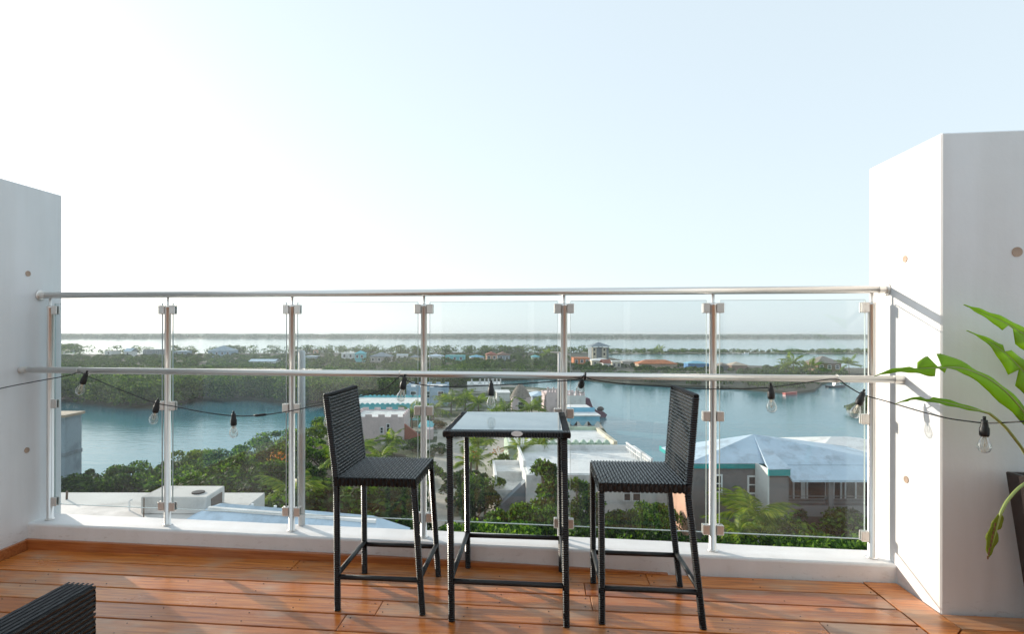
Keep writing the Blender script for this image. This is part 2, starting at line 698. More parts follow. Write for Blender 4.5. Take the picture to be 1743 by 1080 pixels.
# building under the terrace
mb = MB()
mb.box(XL - .3, 4.6, -7.5, YCB - .03, -16, -.10)
kind(mb.build('terrace_building_wall', M['white'], None), 'structure')

# unseen wall and roof slab added behind the camera to cut sky light
mb = MB()
mb.box(XL - .4, 4.6, -2.6, -2.0, -.4, 3.0)
mb.box(XL - .6, 4.8, -2.7, -.9, 3.003, 3.2)
o = kind(mb.build('rear_sky_blocker', M['skyblock'], None), 'structure')
for i in range(3):
    x = -1.6 + i * 1.5
    m = MB()
    m.box(x, x + 1.4, -1.998, -1.96, .05, 2.5, .01)
    m.build('added_dark_pane', M['win'], o)  # dark panes added to weaken the bounce off this unseen wall

# low parapet kerb with rounded top edges
m = MB()
prof = [(YCF, -.2), (YCF, ZC - .014), (YCF + .004, ZC - .005), (YCF + .014, ZC), (YCB - .014, ZC), (YCB - .003, ZC - .006), (YCB, ZC - .016), (YCB, -.2)]
n = 40
rr = random.Random(3)
rings = []
for i in range(n + 1):
    x = XL - .02 + (XR - XL + .04) * i / n
    dz, dy = rr.uniform(-.0012, .0012), rr.uniform(-.0012, .0012)
    rings.append([(x, y + dy, z + (dz if z > 0 else 0)) for y, z in prof])
m.loft(rings)
o = m.build('parapet_kerb', M['white'])
tag(o, 'low white parapet kerb running under the glass railing', 'kerb')

# skirting boards
sk = thing('skirting_board', 'orange wooden skirting strip along the kerb and left wall', 'skirting', (XL, YCF, -.046))
m = MB()
m.loft([[(x, YCF - .0235, zf(x) - .02), (x, YCF - .0015, zf(x) - .02), (x, YCF - .0015, max(zf(x) + .004, zt)), (x, YCF - .02, max(zf(x) + .004, zt)), (x, YCF - .0235, max(zf(x) + .001, zt - .004))] for x, zt in ((XL + .002, .022), (-2.2, .027), (-1.15, .030), (-.4, .026), (.15, .022), (.75, .016))])
m.build('board', M['skirt'], sk, sk.location)
m = MB()
m.box(XL + .002, XL + .024, .8, YCF - .026, -.07, .020, .003)
m.build('board', M['skirt'], sk, sk.location)


def plug(parent, p, axis, r=.019):
    m = MB()
    if axis == 'x':
        m.tube([(-.002, 0, 0), (.0035, 0, 0)], r, 18)
    elif axis == '-x':
        m.tube([(.002, 0, 0), (-.0035, 0, 0)], r, 18)
    else:
        m.tube([(0, .002, 0), (0, -.0035, 0)], r, 18)
    o = m.build('plug', M['plug'], parent)
    o.location = Vector(p) - Vector(parent.location)
    return o


def at_x(px, py, x):
    r = ray(px, py)
    return CAMP + r * (x / r.x)


lw = thing('left_wall_pillar', 'pale blue-grey shaded wall end at the left of the railing', 'wall', (XL - .2, 2.6, -.1))
m = MB()
m.box(XL - .45, XL, 1.6, YFAR, -.4, 2.440, .006)
m.build('wall', M['white'], lw, lw.location)
for px, py in ((47.5, 466), (45.5, 767)):
    plug(lw, at_x(px, py, XL), 'x')
rw = thing('right_wall_pillar', 'tall white wall pillar at the right with sunlit side', 'wall', (3.2, 3.4, -.1))
m = MB()
m.box(XR, 4.6, YNEAR, YFAR, -.4, 2.450, .007)
m.build('wall', M['white'], rw, rw.location)
for px, py in ((1541, 441), (1543, 817)):
    plug(rw, at_x(px, py, XR), '-x')
plug(rw, at_y(1731, 429, YNEAR), 'y', .024)

# ------------------------------------------------------------------ glass railing
gr = thing('glass_railing', 'stainless steel railing with tinted glass panels along the terrace edge', 'railing', (-.75, YP, ZC))
RO = Vector(gr.location)


def rail(name, z, y, r, fl):
    m = MB()
    m.tube([(XL + .001, y, z), (XR - .001, y, z)], r, 20)
    o = m.build(name, M['steel'], gr, RO, True)
    for f in o.data.polygons:
        f.use_smooth = len(f.vertices) == 4
    for x, s in ((XL, 1), (XR, -1)):
        m = MB()
        m.tube([(x + s * .0015, y, z), (x + s * .007, y, z), (x + s * .011, y, z)], [fl, fl, fl * .86], 20)
        m.tube([(x + s * .011, y, z), (x + s * .05, y, z)], r * 1.06, 20)
        m.build('flange', M['steel2'], o, RO)
    return o


rail('top_rail', ZT, YP, .0225, .037)
mid = rail('hand_rail', ZM, YM, .0205, .021)
posts = [X0 + i * DX for i in range(7)]
postm = MB()
postm.lathe([(.030, 0), (.030, .006), (.0205, .010), (.0205, 1.478), (.022, 1.480), (.022, 1.492), (.012, 1.497), (.0085, 1.50), (.0085, ZT - ZC - .018)], 18)
post_me = None
clampm = None
for i, x in enumerate(posts):
    if post_me is None:
        o = postm.build('post', M['steel'], gr, None, True)
        post_me = o.data
        for f in post_me.polygons:
            f.use_smooth = len(f.vertices) == 4 and abs(f.normal.z) < .5
    else:
        o = link('post', post_me, gr)
    o.location = Vector((x, YP, ZC)) - RO
    sides = ([1] if i == 0 else [-1] if i == 6 else [-1, 1])
    for s in sides:
        for zc in (.128, .812, 1.465):
            m = MB()
            m.box(.0190, .061, -.017, -.0065, -.030, .030, .003)
            m.box(.0190, .061, .0065, .017, -.030, .030, .003)
            m.box(.018, .030, -.0064, .0064, -.028, .028)
            for q in (-.018, .018):
                m.tube([(.040, -.0168, q), (.040, -.0195, q)], .0045, 8)
            if s < 0:
                m.v = [(-a, b, c) for a, b, c in m.v]
                m.f = [list(reversed(f)) for f in m.f]
            c = m.build('clamp', M['steel2'], o)
            c.location = (0, 0, zc)
    # stand-off that carries the hand rail
    m = MB()
    m.tube([(0, -.020, ZM - ZC), (0, YM - YP + .012, ZM - ZC)], .0075, 10)
    m.build('stand_off', M['steel2'], o)
for i in range(6):
    m = MB()
    m.box(posts[i] + .040, posts[i + 1] - .040, YP - .0055, YP + .0055, .236, 1.634, .001)
    gp = m.build('glass_panel', M['glass'], gr, RO)
    for q in ((posts[i] + .040, posts[i + 1] - .040, .2325, .2355), (posts[i] + .040, posts[i + 1] - .040, 1.6345, 1.636), (posts[i] + .0375, posts[i] + .0395, .236, 1.634), (posts[i + 1] - .0395, posts[i + 1] - .0375, .236, 1.634)):
        m = MB()
        m.box(q[0], q[1], YP - .0055, YP + .0055, q[2], q[3])
        m.build('polished_edge', M['gedge'], gp, RO)

# two slim white pipes fixed just outside the railing
for px, py0, w, lab, nm in ((514, 597, .022, 'slim white pipe outside the glass beside the left bar stool', 'white_pipe'),
                            (952.5, 600, .012, 'thin white pipe outside the glass behind the bar table', 'white_pipe')):
    p = at_y(px, py0, 3.625)
    t = thing(nm, lab, 'pipe', (p.x, p.y, ZC))
    m = MB()
    m.lathe([(w, 0), (w, p.z - ZC - .01), (w * .7, p.z - ZC)], 14)
    m.build('pipe', M['winframe'], t, None, True)
    m = MB()
    m.box(-.06, w * .2, -.008, .004, p.z - ZC - .004, p.z - ZC + .004)
    m.build('bracket', M['steel2'], t)


# ------------------------------------------------------------------ woven furniture
def weave(mb, P, nu, nv, amp=.003, alt=.6):
    """woven strip panel on the bilinear patch P[0..3] (u along P0->P1, v along P0->P3); normal = u x v"""
    P = [Vector(p) for p in P]

    def S(u, v):
        return (P[0] * (1 - u) + P[1] * u) * (1 - v) + (P[3] * (1 - u) + P[2] * u) * v
    nrm = (P[1] - P[0]).cross(P[3] - P[0]).normalized()
    for i in range(nu):
        u0, u1 = (i + .16) / nu, (i + .84) / nu
        rows = []
        for j in range(nv * 2 + 1):
            v = j / (nv * 2)
            over = ((i + j // 2) % 2 == 0)
            h = amp * (1.0 if over else alt) if j % 2 else amp * (alt + 1) / 2
            a, c, b = S(u0, v), S((u0 + u1) / 2, v), S(u1, v)
            rows.append((a + nrm * (h * .15), c + nrm * h, b + nrm * (h * .15)))
        b0 = len(mb.v)
        for r in rows:
            mb.v += [tuple(x) for x in r]
        for j in range(nv * 2):
            for k in range(2):
                q = b0 + j * 3 + k
                mb.face([q, q + 1, q + 4, q + 3])


def wrapbar(mb, pts, w, h, pitch=.011, seed=0):
    """bar wrapped in flat strips along a polyline: rounded section with a ridge at each turn"""
    pts = [Vector(p) for p in pts]
    rings = []
    for a, b in zip(pts[:-1], pts[1:]):
        t = (b - a)
        L = t.length
        t.normalize()
        x = Vector((0, 1, 0)).cross(t)
        if x.length < .1:
            x = Vector((0, 0, 1)).cross(t)
        x.normalize()
        y = t.cross(x)
        n = max(1, int(L / pitch))
        for i in range(n * 2):
            p = a + t * (L * i / (n * 2))
            k = 1.0 if i % 2 else .80
            rings.append([p + x * (w / 2 * k * cx) + y * (h / 2 * k * cy) for cx, cy in ((1, .45), (.7, .9), (-.7, .9), (-1, .45), (-1, -.45), (-.7, -.9), (.7, -.9), (1, -.45))])
    p = pts[-1]
    rings.append([p + x * (w / 2 * .86 * cx) + y * (h / 2 * .86 * cy) for cx, cy in ((1, .45), (.7, .9), (-.7, .9), (-1, .45), (-1, -.45), (-.7, -.9), (.7, -.9), (1, -.45))])
    mb.loft(rings)


def make_stool(label, loc, s, back_splay, front_splay, lean, W=.412, DEP=.452):
    """s=+1: the sitter faces +x (back on the -x side); s=-1 mirrored"""
    t = thing('bar_stool', label, 'bar stool', loc, 0, 'black wicker bar stools')
    t.rotation_euler = (0, -math.atan(FB), 0)
    SZ = .70
    xb, xf, yn, yf = -s * W / 2, s * W / 2, -DEP / 2, DEP / 2
    lw_ = .034
    # back legs run up into the back posts
    for y in (yn, yf):
        m = MB()
        wrapbar(m, [(xb - s * back_splay, y, 0), (xb, y, SZ - .06), (xb - s * .008, y, SZ + .05), (xb - s * lean, y, 1.115)], lw_, lw_)
        o = m.build('leg', M['wick'], t)
        m = MB()
        wrapbar(m, [(xf + s * front_splay, y, 0), (xf, y, SZ - .045)], lw_, lw_)
        m.build('leg', M['wick'], t)
    # seat: frame and woven top
    m = MB()
    m.box(min(xb, xf) - .010, max(xb, xf) + .010, yn - .012, yf + .012, SZ - .045, SZ - .004, .006)
    seat = m.build('seat', M['wbase'], t)
    m = MB()
    x0, x1 = min(xb, xf) - .012, max(xb, xf) + .012
    weave(m, [(x0, yn - .014, SZ - .003), (x1, yn - .014, SZ - .003), (x1, yf + .014, SZ - .003), (x0, yf + .014, SZ - .003)], 26, 14, .006, .45)
    # woven apron
    weave(m, [(x0, yn - .0135, SZ - .046), (x1, yn - .0135, SZ - .046), (x1, yn - .0135, SZ - .004), (x0, yn - .0135, SZ - .004)], 20, 2, .004)
    for xx, flip in ((x1, 0), (x0, 1)):
        q = [(xx, yn - .012, SZ - .046), (xx, yf + .012, SZ - .046), (xx, yf + .012, SZ - .004), (xx, yn - .012, SZ - .004)]
        if flip:
            q = [q[1], q[0], q[3], q[2]]
        weave(m, q, 20, 2, .004)
    kind(m.build('weave', M['wick'], seat), 'stuff')
    # back panel
    zb0, zb1 = SZ + .0, 1.115
    A0, A1 = xb - s * .004, xb - s * lean
    m = MB()
    th_ = .012
    m.loft([[(A0 - th_, yn, zb0), (A0 + th_, yn, zb0), (A0 + th_, yf, zb0), (A0 - th_, yf, zb0)],
            [(A1 - th_, yn, zb1), (A1 + th_, yn, zb1), (A1 + th_, yf, zb1), (A1 - th_, yf, zb1)]])
    bk = m.build('backrest', M['wbase'], t)
    m = MB()
    e = th_ + .001
    for sg in (1, -1):
        q = [(A0 + sg * e, yn, zb0), (A0 + sg * e, yf, zb0), (A1 + sg * e, yf, zb1), (A1 + sg * e, yn, zb1)]
        if sg < 0:
            q = [q[1], q[0], q[3], q[2]]
        # strips run across the back: u upward
        q = [q[0], q[3], q[2], q[1]] if False else q
        weave(m, [q[3], q[0], q[1], q[2]], 24, 16, .0055, .15)
    kind(m.build('weave', M['wick'], bk), 'stuff')
    m = MB()
    wrapbar(m, [(A1, yn - .012, zb1 + .008), (A1, yf + .012, zb1 + .008)], .030, .024)
    m.build('top_roll', M['wick'], t)
    # foot rails
    zr = .176
    k = 1 - zr / (SZ - .05)
    xbr, xfr = xb - s * back_splay * k, xf + s * front_splay * k
    r = .013
    for y in (yn, yf):
        m = MB()
        m.tube([(xbr, y, zr), (xfr, y, zr)], r, 10)
        m.build('foot_rail', M['dark'], t, None, True)
    for x in (xbr, xfr):
        m = MB()
        m.tube([(x, yn, zr + .012), (x, yf, zr + .012)], r, 10)
        m.build('foot_rail', M['dark'], t, None, True)
    return t


make_stool('black wicker bar stool left of the table, facing right', (-.838, 3.03, zf(-.838)), 1, .002, .036, .050)
make_stool('black wicker bar stool right of the table, facing left', (.514, 3.03, zf(.514)), -1, .062, .004, .040)

tx, ty = -.154, 3.075
tb = thing('bar_table', 'tall square black wicker bar table with pale glass top between the stools', 'table', (tx, ty, zf(tx)))
tb.rotation_euler = (0, -math.atan(FB), 0)
TW, TD, TZ = .590, .655, .962
m = MB()
HX, HY = TW / 2, TD / 2
for a, b in (((-HX, -HY), (HX, -HY)), ((HX, -HY), (HX, HY)), ((HX, HY), (-HX, HY)), ((-HX, HY), (-HX, -HY))):
    pa, pb = Vector((*a, TZ - .022)), Vector((*b, TZ - .022))
    dv = (pb - pa).normalized() * .018
    wrapbar(m, [pa - dv, pb + dv], .036 if a[1] == b[1] else .040, .040 if a[1] == b[1] else .036, .014)
m.build('frame', M['wick'], tb)
m = MB()
m.box(-HX + .018, HX - .018, -HY + .018, HY - .018, TZ - .012, TZ - .003, .0015)
m.build('glass_top', M['tglass'], tb)
for sx in (-1, 1):
    for sy in (-1, 1):
        m = MB()
        wrapbar(m, [(sx * (HX - .012), sy * (HY - .010), 0), (sx * (HX - .012), sy * (HY - .010), TZ - .04)], .034, .034)
        m.build('leg', M['wick'], tb)
zr = .20
for a, b in (((-1, -1), (1, -1)), ((1, -1), (1, 1)), ((1, 1), (-1, 1)), ((-1, 1), (-1, -1))):
    m = MB()
    e = .012 if a[0] == b[0] else 0
    m.tube([(a[0] * (HX - .012), a[1] * (HY - .01), zr + e), (b[0] * (HX - .012), b[1] * (HY - .01), zr + e)], .013, 10)
    m.build('foot_rail', M['dark'], tb, None, True)
m = MB()
m.v = []
pts = [(.055 + .028 * math.cos(a), .013 * math.sin(a)) for a in [2 * math.pi * k / 20 for k in range(20)]]
m.loft([[(x, -HY - .0195, TZ - .016 + z) for x, z in pts], [(x, -HY - .0225, TZ - .016 + z) for x, z in pts]])
m.build('maker_tag', M['winframe'], tb)

# wicker armchair in the lower left corner: only its arm reaches into view
ac = thing('wicker_armchair', 'dark brown wicker armchair, its arm cut off by the lower left corner', 'armchair', (-1.9, 1.3, zf(-1.9)))
AZ = .62 - zf(-1.5)
ox, oy = -1.9, 1.3


def armpart(name, x0, x1, y0, y1, z0, z1):
    m = MB()
    m.box(x0 - ox, x1 - ox, y0 - oy, y1 - oy, z0, z1, .006)
    o = m.build(name, M['wbase'], ac)
    m = MB()
    X0_, X1_, Y0_, Y1_ = x0 - ox, x1 - ox, y0 - oy, y1 - oy
    e = .001
    nx, ny, nz = max(3, round((x1 - x0) / .017)), max(3, round((y1 - y0) / .017)), max(3, round((z1 - z0) / .017))
    weave(m, [(X0_, Y0_, z1 + e), (X1_, Y0_, z1 + e), (X1_, Y1_, z1 + e), (X0_, Y1_, z1 + e)], nx, max(3, ny // 2), .004)
    weave(m, [(X1_ + e, Y0_, z1), (X1_ + e, Y0_, z0), (X1_ + e, Y1_, z0), (X1_ + e, Y1_, z1)], nz, max(3, ny // 2), .0035)
    weave(m, [(X0_ - e, Y0_, z0), (X0_ - e, Y0_, z1), (X0_ - e, Y1_, z1), (X0_ - e, Y1_, z0)], nz, max(3, ny // 2), .0035)
    weave(m, [(X0_, Y1_ + e, z1), (X0_, Y1_ + e, z0), (X1_, Y1_ + e, z0), (X1_, Y1_ + e, z1)][::-1], max(3, nx), nz, .0035)
    kind(m.build('weave', M['wick'], o), 'stuff')
    return o


armpart('arm', -1.54, -1.437, .95, 1.655, .02, AZ)
armpart('arm', -2.34, -2.24, .95, 1.655, .02, AZ)
armpart('backrest', -2.34, -1.437, .80, .935, .02, AZ + .16)
armpart('seat', -2.235, -1.545, .945, 1.63, .10, .36)

# ------------------------------------------------------------------ string of bulbs along the hand rail
YS = YM - .034
sl = thing('string_lights', 'black string of clear bulbs hung in swags along the hand rail', 'string lights', at_y(720, 700, YS))
SO = Vector(sl.location)


def ys(px):
    if px < 110:
        return min(YS, at_x(px, 640, XL).y - .02)
    return YS if px < 1480 else YS - (px - 1480) * .0024


def sp(px, py):
    return at_y(px, py, ys(px))


wire = [(-60, 678), (0, 662), (60, 650), (110, 641), (135, 634.5), (150, 641), (190, 658), (230, 674), (266, 687), (300, 693), (345, 702), (398, 708.5), (443, 707.5), (495, 700), (553, 688), (610, 676), (655, 662), (682, 641),
        (700, 652), (740, 658), (790, 658.5), (835, 656.5), (880, 654.5), (940, 650), (985, 646.5), (994, 640), (1006, 646), (1060, 654), (1120, 658), (1190, 662.5), (1260, 662.5), (1311, 660), (1370, 652), (1422, 646), (1440, 656),
        (1468, 672), (1510, 684), (1560, 699), (1610, 712), (1650, 718), (1675, 720.5), (1710, 720), (1760, 716), (1830, 704)]
ptsw = [sp(*p) for p in wire]
# smooth the polyline
dense = []
for i in range(len(ptsw) - 1):
    p0, p1, p2, p3 = ptsw[max(0, i - 1)], ptsw[i], ptsw[i + 1], ptsw[min(len(ptsw) - 1, i + 2)]
    for k in range(4):
        q = k / 4
        dense.append(.5 * ((2 * p1) + (p2 - p0) * q + (2 * p0 - 5 * p1 + 4 * p2 - p3) * q * q + (3 * p1 - p0 - 3 * p2 + p3) * q ** 3))
dense.append(ptsw[-1])
m = MB()
m.tube(dense, .0032, 6)
m.build('wire', M['dark'], sl, SO, True)
m = MB()
p = sp(443, 707)
m.tube([sp(432, 708), sp(436, 708), sp(450, 706.5), sp(455, 706)], [.0035, .008, .008, .0035], 8)
m.build('connector', M['dark'], sl, SO, True)
sock_me = bulb_me = fil_me = None
for px, py, tilt, roll in ((146, 639, -22, 0), (268, 687, -14, 0), (398, 708.5, 0, 0), (556, 690, 5, 0), (688, 646, -10, 0), (836, 656.5, 0, 0), (990, 650, 0, 62), (1312, 661, 2, 0), (1467, 672, -20, 0), (1675, 720.5, 0, 0)):
    if sock_me is None:
        m = MB()
        m.lathe([(.004, .016), (.010, .014), (.010, .004), (.012, -.004), (.013, -.012), (.0155, -.016), (.0155, -.040), (.0135, -.046)], 14)
        m.tube([(0, 0, .012), (0, 0, .028)], .005, 8)
        s0 = m.build('socket', M['dark'], sl, None, True)
        sock_me = s0.data
        m = MB()
        m.lathe([(.010, -.044), (.0115, -.054), (.017, -.066), (.0215, -.080), (.0215, -.090), (.0165, -.102), (.007, -.1085), (.0005, -.110)], 16)
        b0 = m.build('bulb', M['bulb'], s0, None, True)
        bulb_me = b0.data
        m = MB()
        for a in (0, 2.1, 4.2):
            ca, sa = math.cos(a) * .007, math.sin(a) * .007
            m.tube([(ca * .3, sa * .3, -.046), (ca, sa, -.058), (ca * 1.2, sa * 1.2, -.074), (ca * .4, sa * .4, -.086)], .0012, 5)
        m.tube([(0, 0, -.044), (0, 0, -.060)], .004, 8)
        f0 = m.build('filament', M['fil'], b0)
        fil_me = f0.data
        so = s0
    else:
        so = link('socket', sock_me, sl)
        b0 = link('bulb', bulb_me, so)
        f0 = link('filament', fil_me, b0)
    so.location = sp(px, py) - SO + Vector((0, -.002, -.004))
    so.rotation_euler = (R_(roll), R_(-tilt), 0)
    so.scale = (1.25, 1.25, 1.25)
for px, c in ((135, 'steel2'), (681, 'steel2'), (996, 'dark'), (1424, 'steel2')):
    x = at_y(px, 640, YM).x
    m = MB()
    m.tube([(x + .002 * math.sin(a), YM + .0235 * math.cos(a), ZM + .0235 * math.sin(a)) for a in [2 * math.pi * k / 20 for k in range(21)]], .0022 if c != 'dark' else .005, 6)
    m.build('tie', M[c], sl, SO, True)

# ------------------------------------------------------------------ potted plant
pc = at_z(1772, 1052, zf(2.9))
pp = thing('potted_plant', 'leafy green paddle-leaved plant in dark tapered planter by right pillar', 'plant', (pc.x, 2.80, zf(pc.x)))
PO = Vector(pp.location)
m = MB()
for (h0_, z0_, h1_, z1_) in ((.140, 0, .205, .735),):
    m.loft([[(sx * h, sy * h, z) for sx, sy in ((-1, -1), (1, -1), (1, 1), (-1, 1))] for h, z in ((h0_, 0), (h0_ + .004, .012), (h1_, z1_ - .004), (h1_ - .004, z1_), (h1_ - .022, z1_), (h1_ - .03, z1_ - .05))])
m.build('planter', M['pot'], pp)
m = MB()
m.box(-.165, .165, -.165, .165, .62, .684)
m.build('soil', M['soil'], pp)


def spline(pts, n):
    pts = [Vector(p) for p in pts]
    out = []
    for i in range(len(pts) - 1):
        p0, p1, p2, p3 = pts[max(0, i - 1)], pts[i], pts[i + 1], pts[min(len(pts) - 1, i + 2)]
        for k in range(n):
            q = k / n
            out.append(.5 * ((2 * p1) + (p2 - p0) * q + (2 * p0 - 5 * p1 + 4 * p2 - p3) * q * q + (3 * p1 - p0 - 3 * p2 + p3) * q ** 3))
    out.append(pts[-1])
    return out


def paddle(midpts, wa, wb, fold, side, mat='palm_leaf', gaps=(), stem=None, seed=0):
    """leaf blade: midrib polyline (tip first), half widths wa (upper side) / wb (lower side) along it, folded up about the rib"""
    rg = random.Random(seed)
    mid_ = spline(midpts, 6)
    N = len(mid_)

    def prof(w, q):
        xs = q * (len(w) - 1)
        i = min(int(xs), len(w) - 2)
        f = xs - i
        return w[i] * (1 - f) + w[i + 1] * f
    m = MB()
    for sd, w in ((1, wa), (-1, wb)):
        rows = []
        for i, p in enumerate(mid_):
            q = i / (N - 1)
            t = (mid_[min(N - 1, i + 1)] - mid_[max(0, i - 1)]).normalized()
            s_ = side.cross(t).normalized()
            acr = t.cross(s_).normalized()
            ww = .8 * prof(w, q) * (1 + rg.uniform(-.02, .02))
            g = any(abs(q - gq) < gw and gs == sd for gq, gw, gs in gaps)
            if g:
                ww *= .12
            d = (s_ * sd * math.cos(fold * 1.0) + side * math.sin(fold)).normalized()
            row_ = []
            for k in range(5):
                f = k / 4
                pt = p + d * (ww * f) + side * (.004 * math.sin(i * 1.3 + sd) * f * f) - side * (ww * .35 * f * f)
                row_.append(pt)
            rows.append(row_)
        b = len(m.v)
        for r in rows:
            m.v += [tuple(x) for x in r]
        for i in range(N - 1):
            for k in range(4):
                q = b + i * 5 + k
                f = [q, q + 1, q + 6, q + 5]
                m.face(f if sd > 0 else f[::-1])
    o = m.build('leaf', M[mat], pp, PO, True)
    sm = o.modifiers.new('thick', 'SOLIDIFY')
    sm.thickness = .0012
    m = MB()
    rad = [.0012 + .0045 * (i / (N - 1)) for i in range(N)]
    pts = list(mid_)
    if stem:
        ex = spline([mid_[-1]] + [Vector(x) for x in stem], 6)[1:]
        pts += ex
        rad += [.0065] * len(ex)
    m.tube([Vector(x) - side * .001 for x in pts], rad, 7)
    m.build('midrib', M['rib'], o, PO, True)
    return o


def ld(px, py, d):
    return at_d(px, py, d)


root = Vector((pc.x + .02, 2.80, .66))
toc = Vector((-.25, -.85, .45)).normalized()
up_ = Vector((0, -.55, .83)).normalized()
paddle([ld(1640, 519, 2.60), ld(1672, 533, 2.60), ld(1716, 553, 2.60), ld(1770, 590, 2.62), ld(1830, 650, 2.66)], [0, .020, .030, .04, .05, .03], [0, .014, .045, .10, .10, .03], .35, toc,
       stem=[root + Vector((.12, -.03, .25)), root + Vector((.03, 0, 0))], gaps=((.52, .025, -1), (.78, .02, 1)), seed=1)
paddle([ld(1645, 563, 2.52), ld(1684, 582, 2.52), ld(1722, 612, 2.52), ld(1765, 662, 2.55), ld(1800, 720, 2.6)], [0, .014, .035, .06, .05, .02], [0, .012, .05, .10, .08, .02], .3, toc,
       stem=[root + Vector((.05, -.05, .2)), root + Vector((.0, -.03, 0))], gaps=((.60, .02, -1), (.4, .02, 1)), seed=2)
paddle([ld(1488, 641, 2.46), ld(1525, 631, 2.46), ld(1562, 628, 2.46), ld(1598, 627, 2.46), ld(1640, 628, 2.48), ld(1690, 650, 2.5), ld(1733, 690, 2.52), ld(1770, 745, 2.56)], [0, .014, .012, .075, .10, .02, .018, .03, .01], [0, .010, .022, .050, .012, .045, .075, .05, .01], .15, toc,
       gaps=((.27, .03, 1), (.45, .025, 1), (.42, .03, -1), (.47, .015, -1)), stem=[root + Vector((0, -.08, .15)), root + Vector((-.03, -.05, 0))], seed=3)
paddle([ld(1524, 688, 2.50), ld(1556, 680, 2.50), ld(1596, 683, 2.50), ld(1640, 693, 2.51), ld(1684, 704, 2.52)], [0, .008, .020, .022, .014, .004], [0, .008, .016, .022, .016, .004], .5, toc,
       gaps=((.22, .04, -1), (.4, .03, 1)), stem=[ld(1710, 726, 2.53), ld(1735, 757, 2.55), ld(1768, 800, 2.6), root + Vector((-.04, -.02, 0))], seed=4)
paddle([ld(1683, 950, 2.42), ld(1690, 925, 2.42), ld(1698, 895, 2.42), ld(1703, 876, 2.42)], [0, .022, .036, .030, .022, .006], [0, .012, .022, .016, .026, .006], .2, Vector((-.1, -1, .1)).normalized(), 'dryleaf',
       gaps=((.55, .05, -1),), stem=[ld(1716, 852, 2.44), ld(1742, 826, 2.5), ld(1775, 815, 2.6), root + Vector((0, 0, .02))], seed=5)
m = MB()
for q in range(9):
    a = ld(1684 + q * 1.6, 950 - q * 7, 2.418)
    m.box(a.x - .009, a.x - .003, a.y - .0006, a.y + .0006, a.z - .008, a.z + .007)
m.build('dry_edge', M['brownedge'], pp, PO)

# ------------------------------------------------------------------ water, land
mb = MB()
mb.box(-2900, 2900, -300, 2900, WZ - .4, WZ)
o = kind(mb.build('lagoon_water', M['water']), 'structure')
o['label'] = 'blue-green lagoon water beyond the terrace'


def land(name, px_list, label, z=GZ, mat='land'):
    pts = [at_z(a, b, z) for a, b in px_list]
    m = MB()
    m.prism([(p.x, p.y) for p in pts], WZ - .3, z)
    o = kind(m.build(name, M[mat]), 'structure')
    o['label'] = label
    return o


land('shore_land', [(-1800, 2000), (-1800, 850), (60, 836), (160, 830), (240, 822), (330, 806), (430, 780), (480, 760), (540, 738), (590, 706), (640, 684), (664, 677), (700, 668), (760, 660), (800, 655), (850, 654), (900, 659), (960, 664), (996, 676),
                   (1010, 698), (1024, 725), (1052, 765), (1075, 792), (1120, 806), (1480, 800), (2600, 840), (2600, 2000)], 'sandy scrub land below the terrace')
ISL = [(-700, 705), (60, 688), (110, 680), (160, 684), (220, 691), (270, 692), (310, 684), (345, 676), (380, 679), (430, 676), (500, 686), (560, 690), (620, 684), (690, 674), (750, 662), (800, 652), (850, 646), (930, 643), (1000, 646),
       (1060, 652), (1150, 656), (1240, 659), (1300, 664), (1345, 668), (1385, 664), (1400, 652), (1440, 640), (1480, 635), (1560, 632), (1560, 628), (1400, 626), (1250, 622), (1130, 617), (1060, 614), (1035, 608), (1020, 603.5), (990, 600.5), (950, 600), (740, 600), (540, 601), (400, 601.5), (240, 603), (100, 603), (-400, 606)]
land('mangrove_island', ISL, 'wooded island across the lagoon', GZ, 'gapshade')
land('barrier_spit', [(1000, 603.0), (1100, 602.5), (1200, 602.0), (1300, 601.6), (1400, 602), (1520, 602), (1800, 601), (1800, 596.5), (1480, 596.5), (1300, 599.0), (1200, 599.0), (1060, 597.5), (985, 598)], 'thin green spit of land across the far lagoon')
land('small_islet', [(60, 600.5), (100, 601), (118, 599), (128, 595.5), (140, 592.5), (120, 591), (60, 590)], 'small wooded islet at the far left')
land('far_shore', [(-900, 577.2), (100, 576.7), (500, 577), (900, 577.5), (1300, 577.8), (1760, 577.8), (2300, 577.4), (2300, 571.4), (-900, 571.4)], 'distant low wooded shore along the horizon')
land('sand_road', [(652, 930), (735, 930), (775, 860), (800, 800), (805, 760), (790, 728), (765, 716), (735, 716), (745, 735), (742, 770), (722, 830)], 'pale sandy road between the houses', GZ + .04, 'sand')
land('slope_shade_sheet', [(100, 1500), (100, 842), (240, 826), (330, 812), (430, 786), (480, 766), (560, 752), (600, 760), (690, 775), (712, 830), (650, 925), (640, 1500)], 'dark sheet painted as shade under the trees on the near slope', GZ + .05, 'undershade')  # dark sheet laid for the shade beneath the crowns
land('garden_shade_sheet', [(760, 1500), (770, 905), (850, 872), (1000, 868), (1140, 890), (1480, 905), (1700, 930), (1700, 1500)], 'dark sheet painted as shade below the kerb', GZ + .06, 'undershade')  # dark sheet laid for the shade seen under the glass
land('sand_yard', [(800, 880), (846, 880), (862, 800), (868, 745), (842, 745), (812, 780), (806, 830)], 'pale sandy yard beside the white houses', GZ + .045, 'sand')


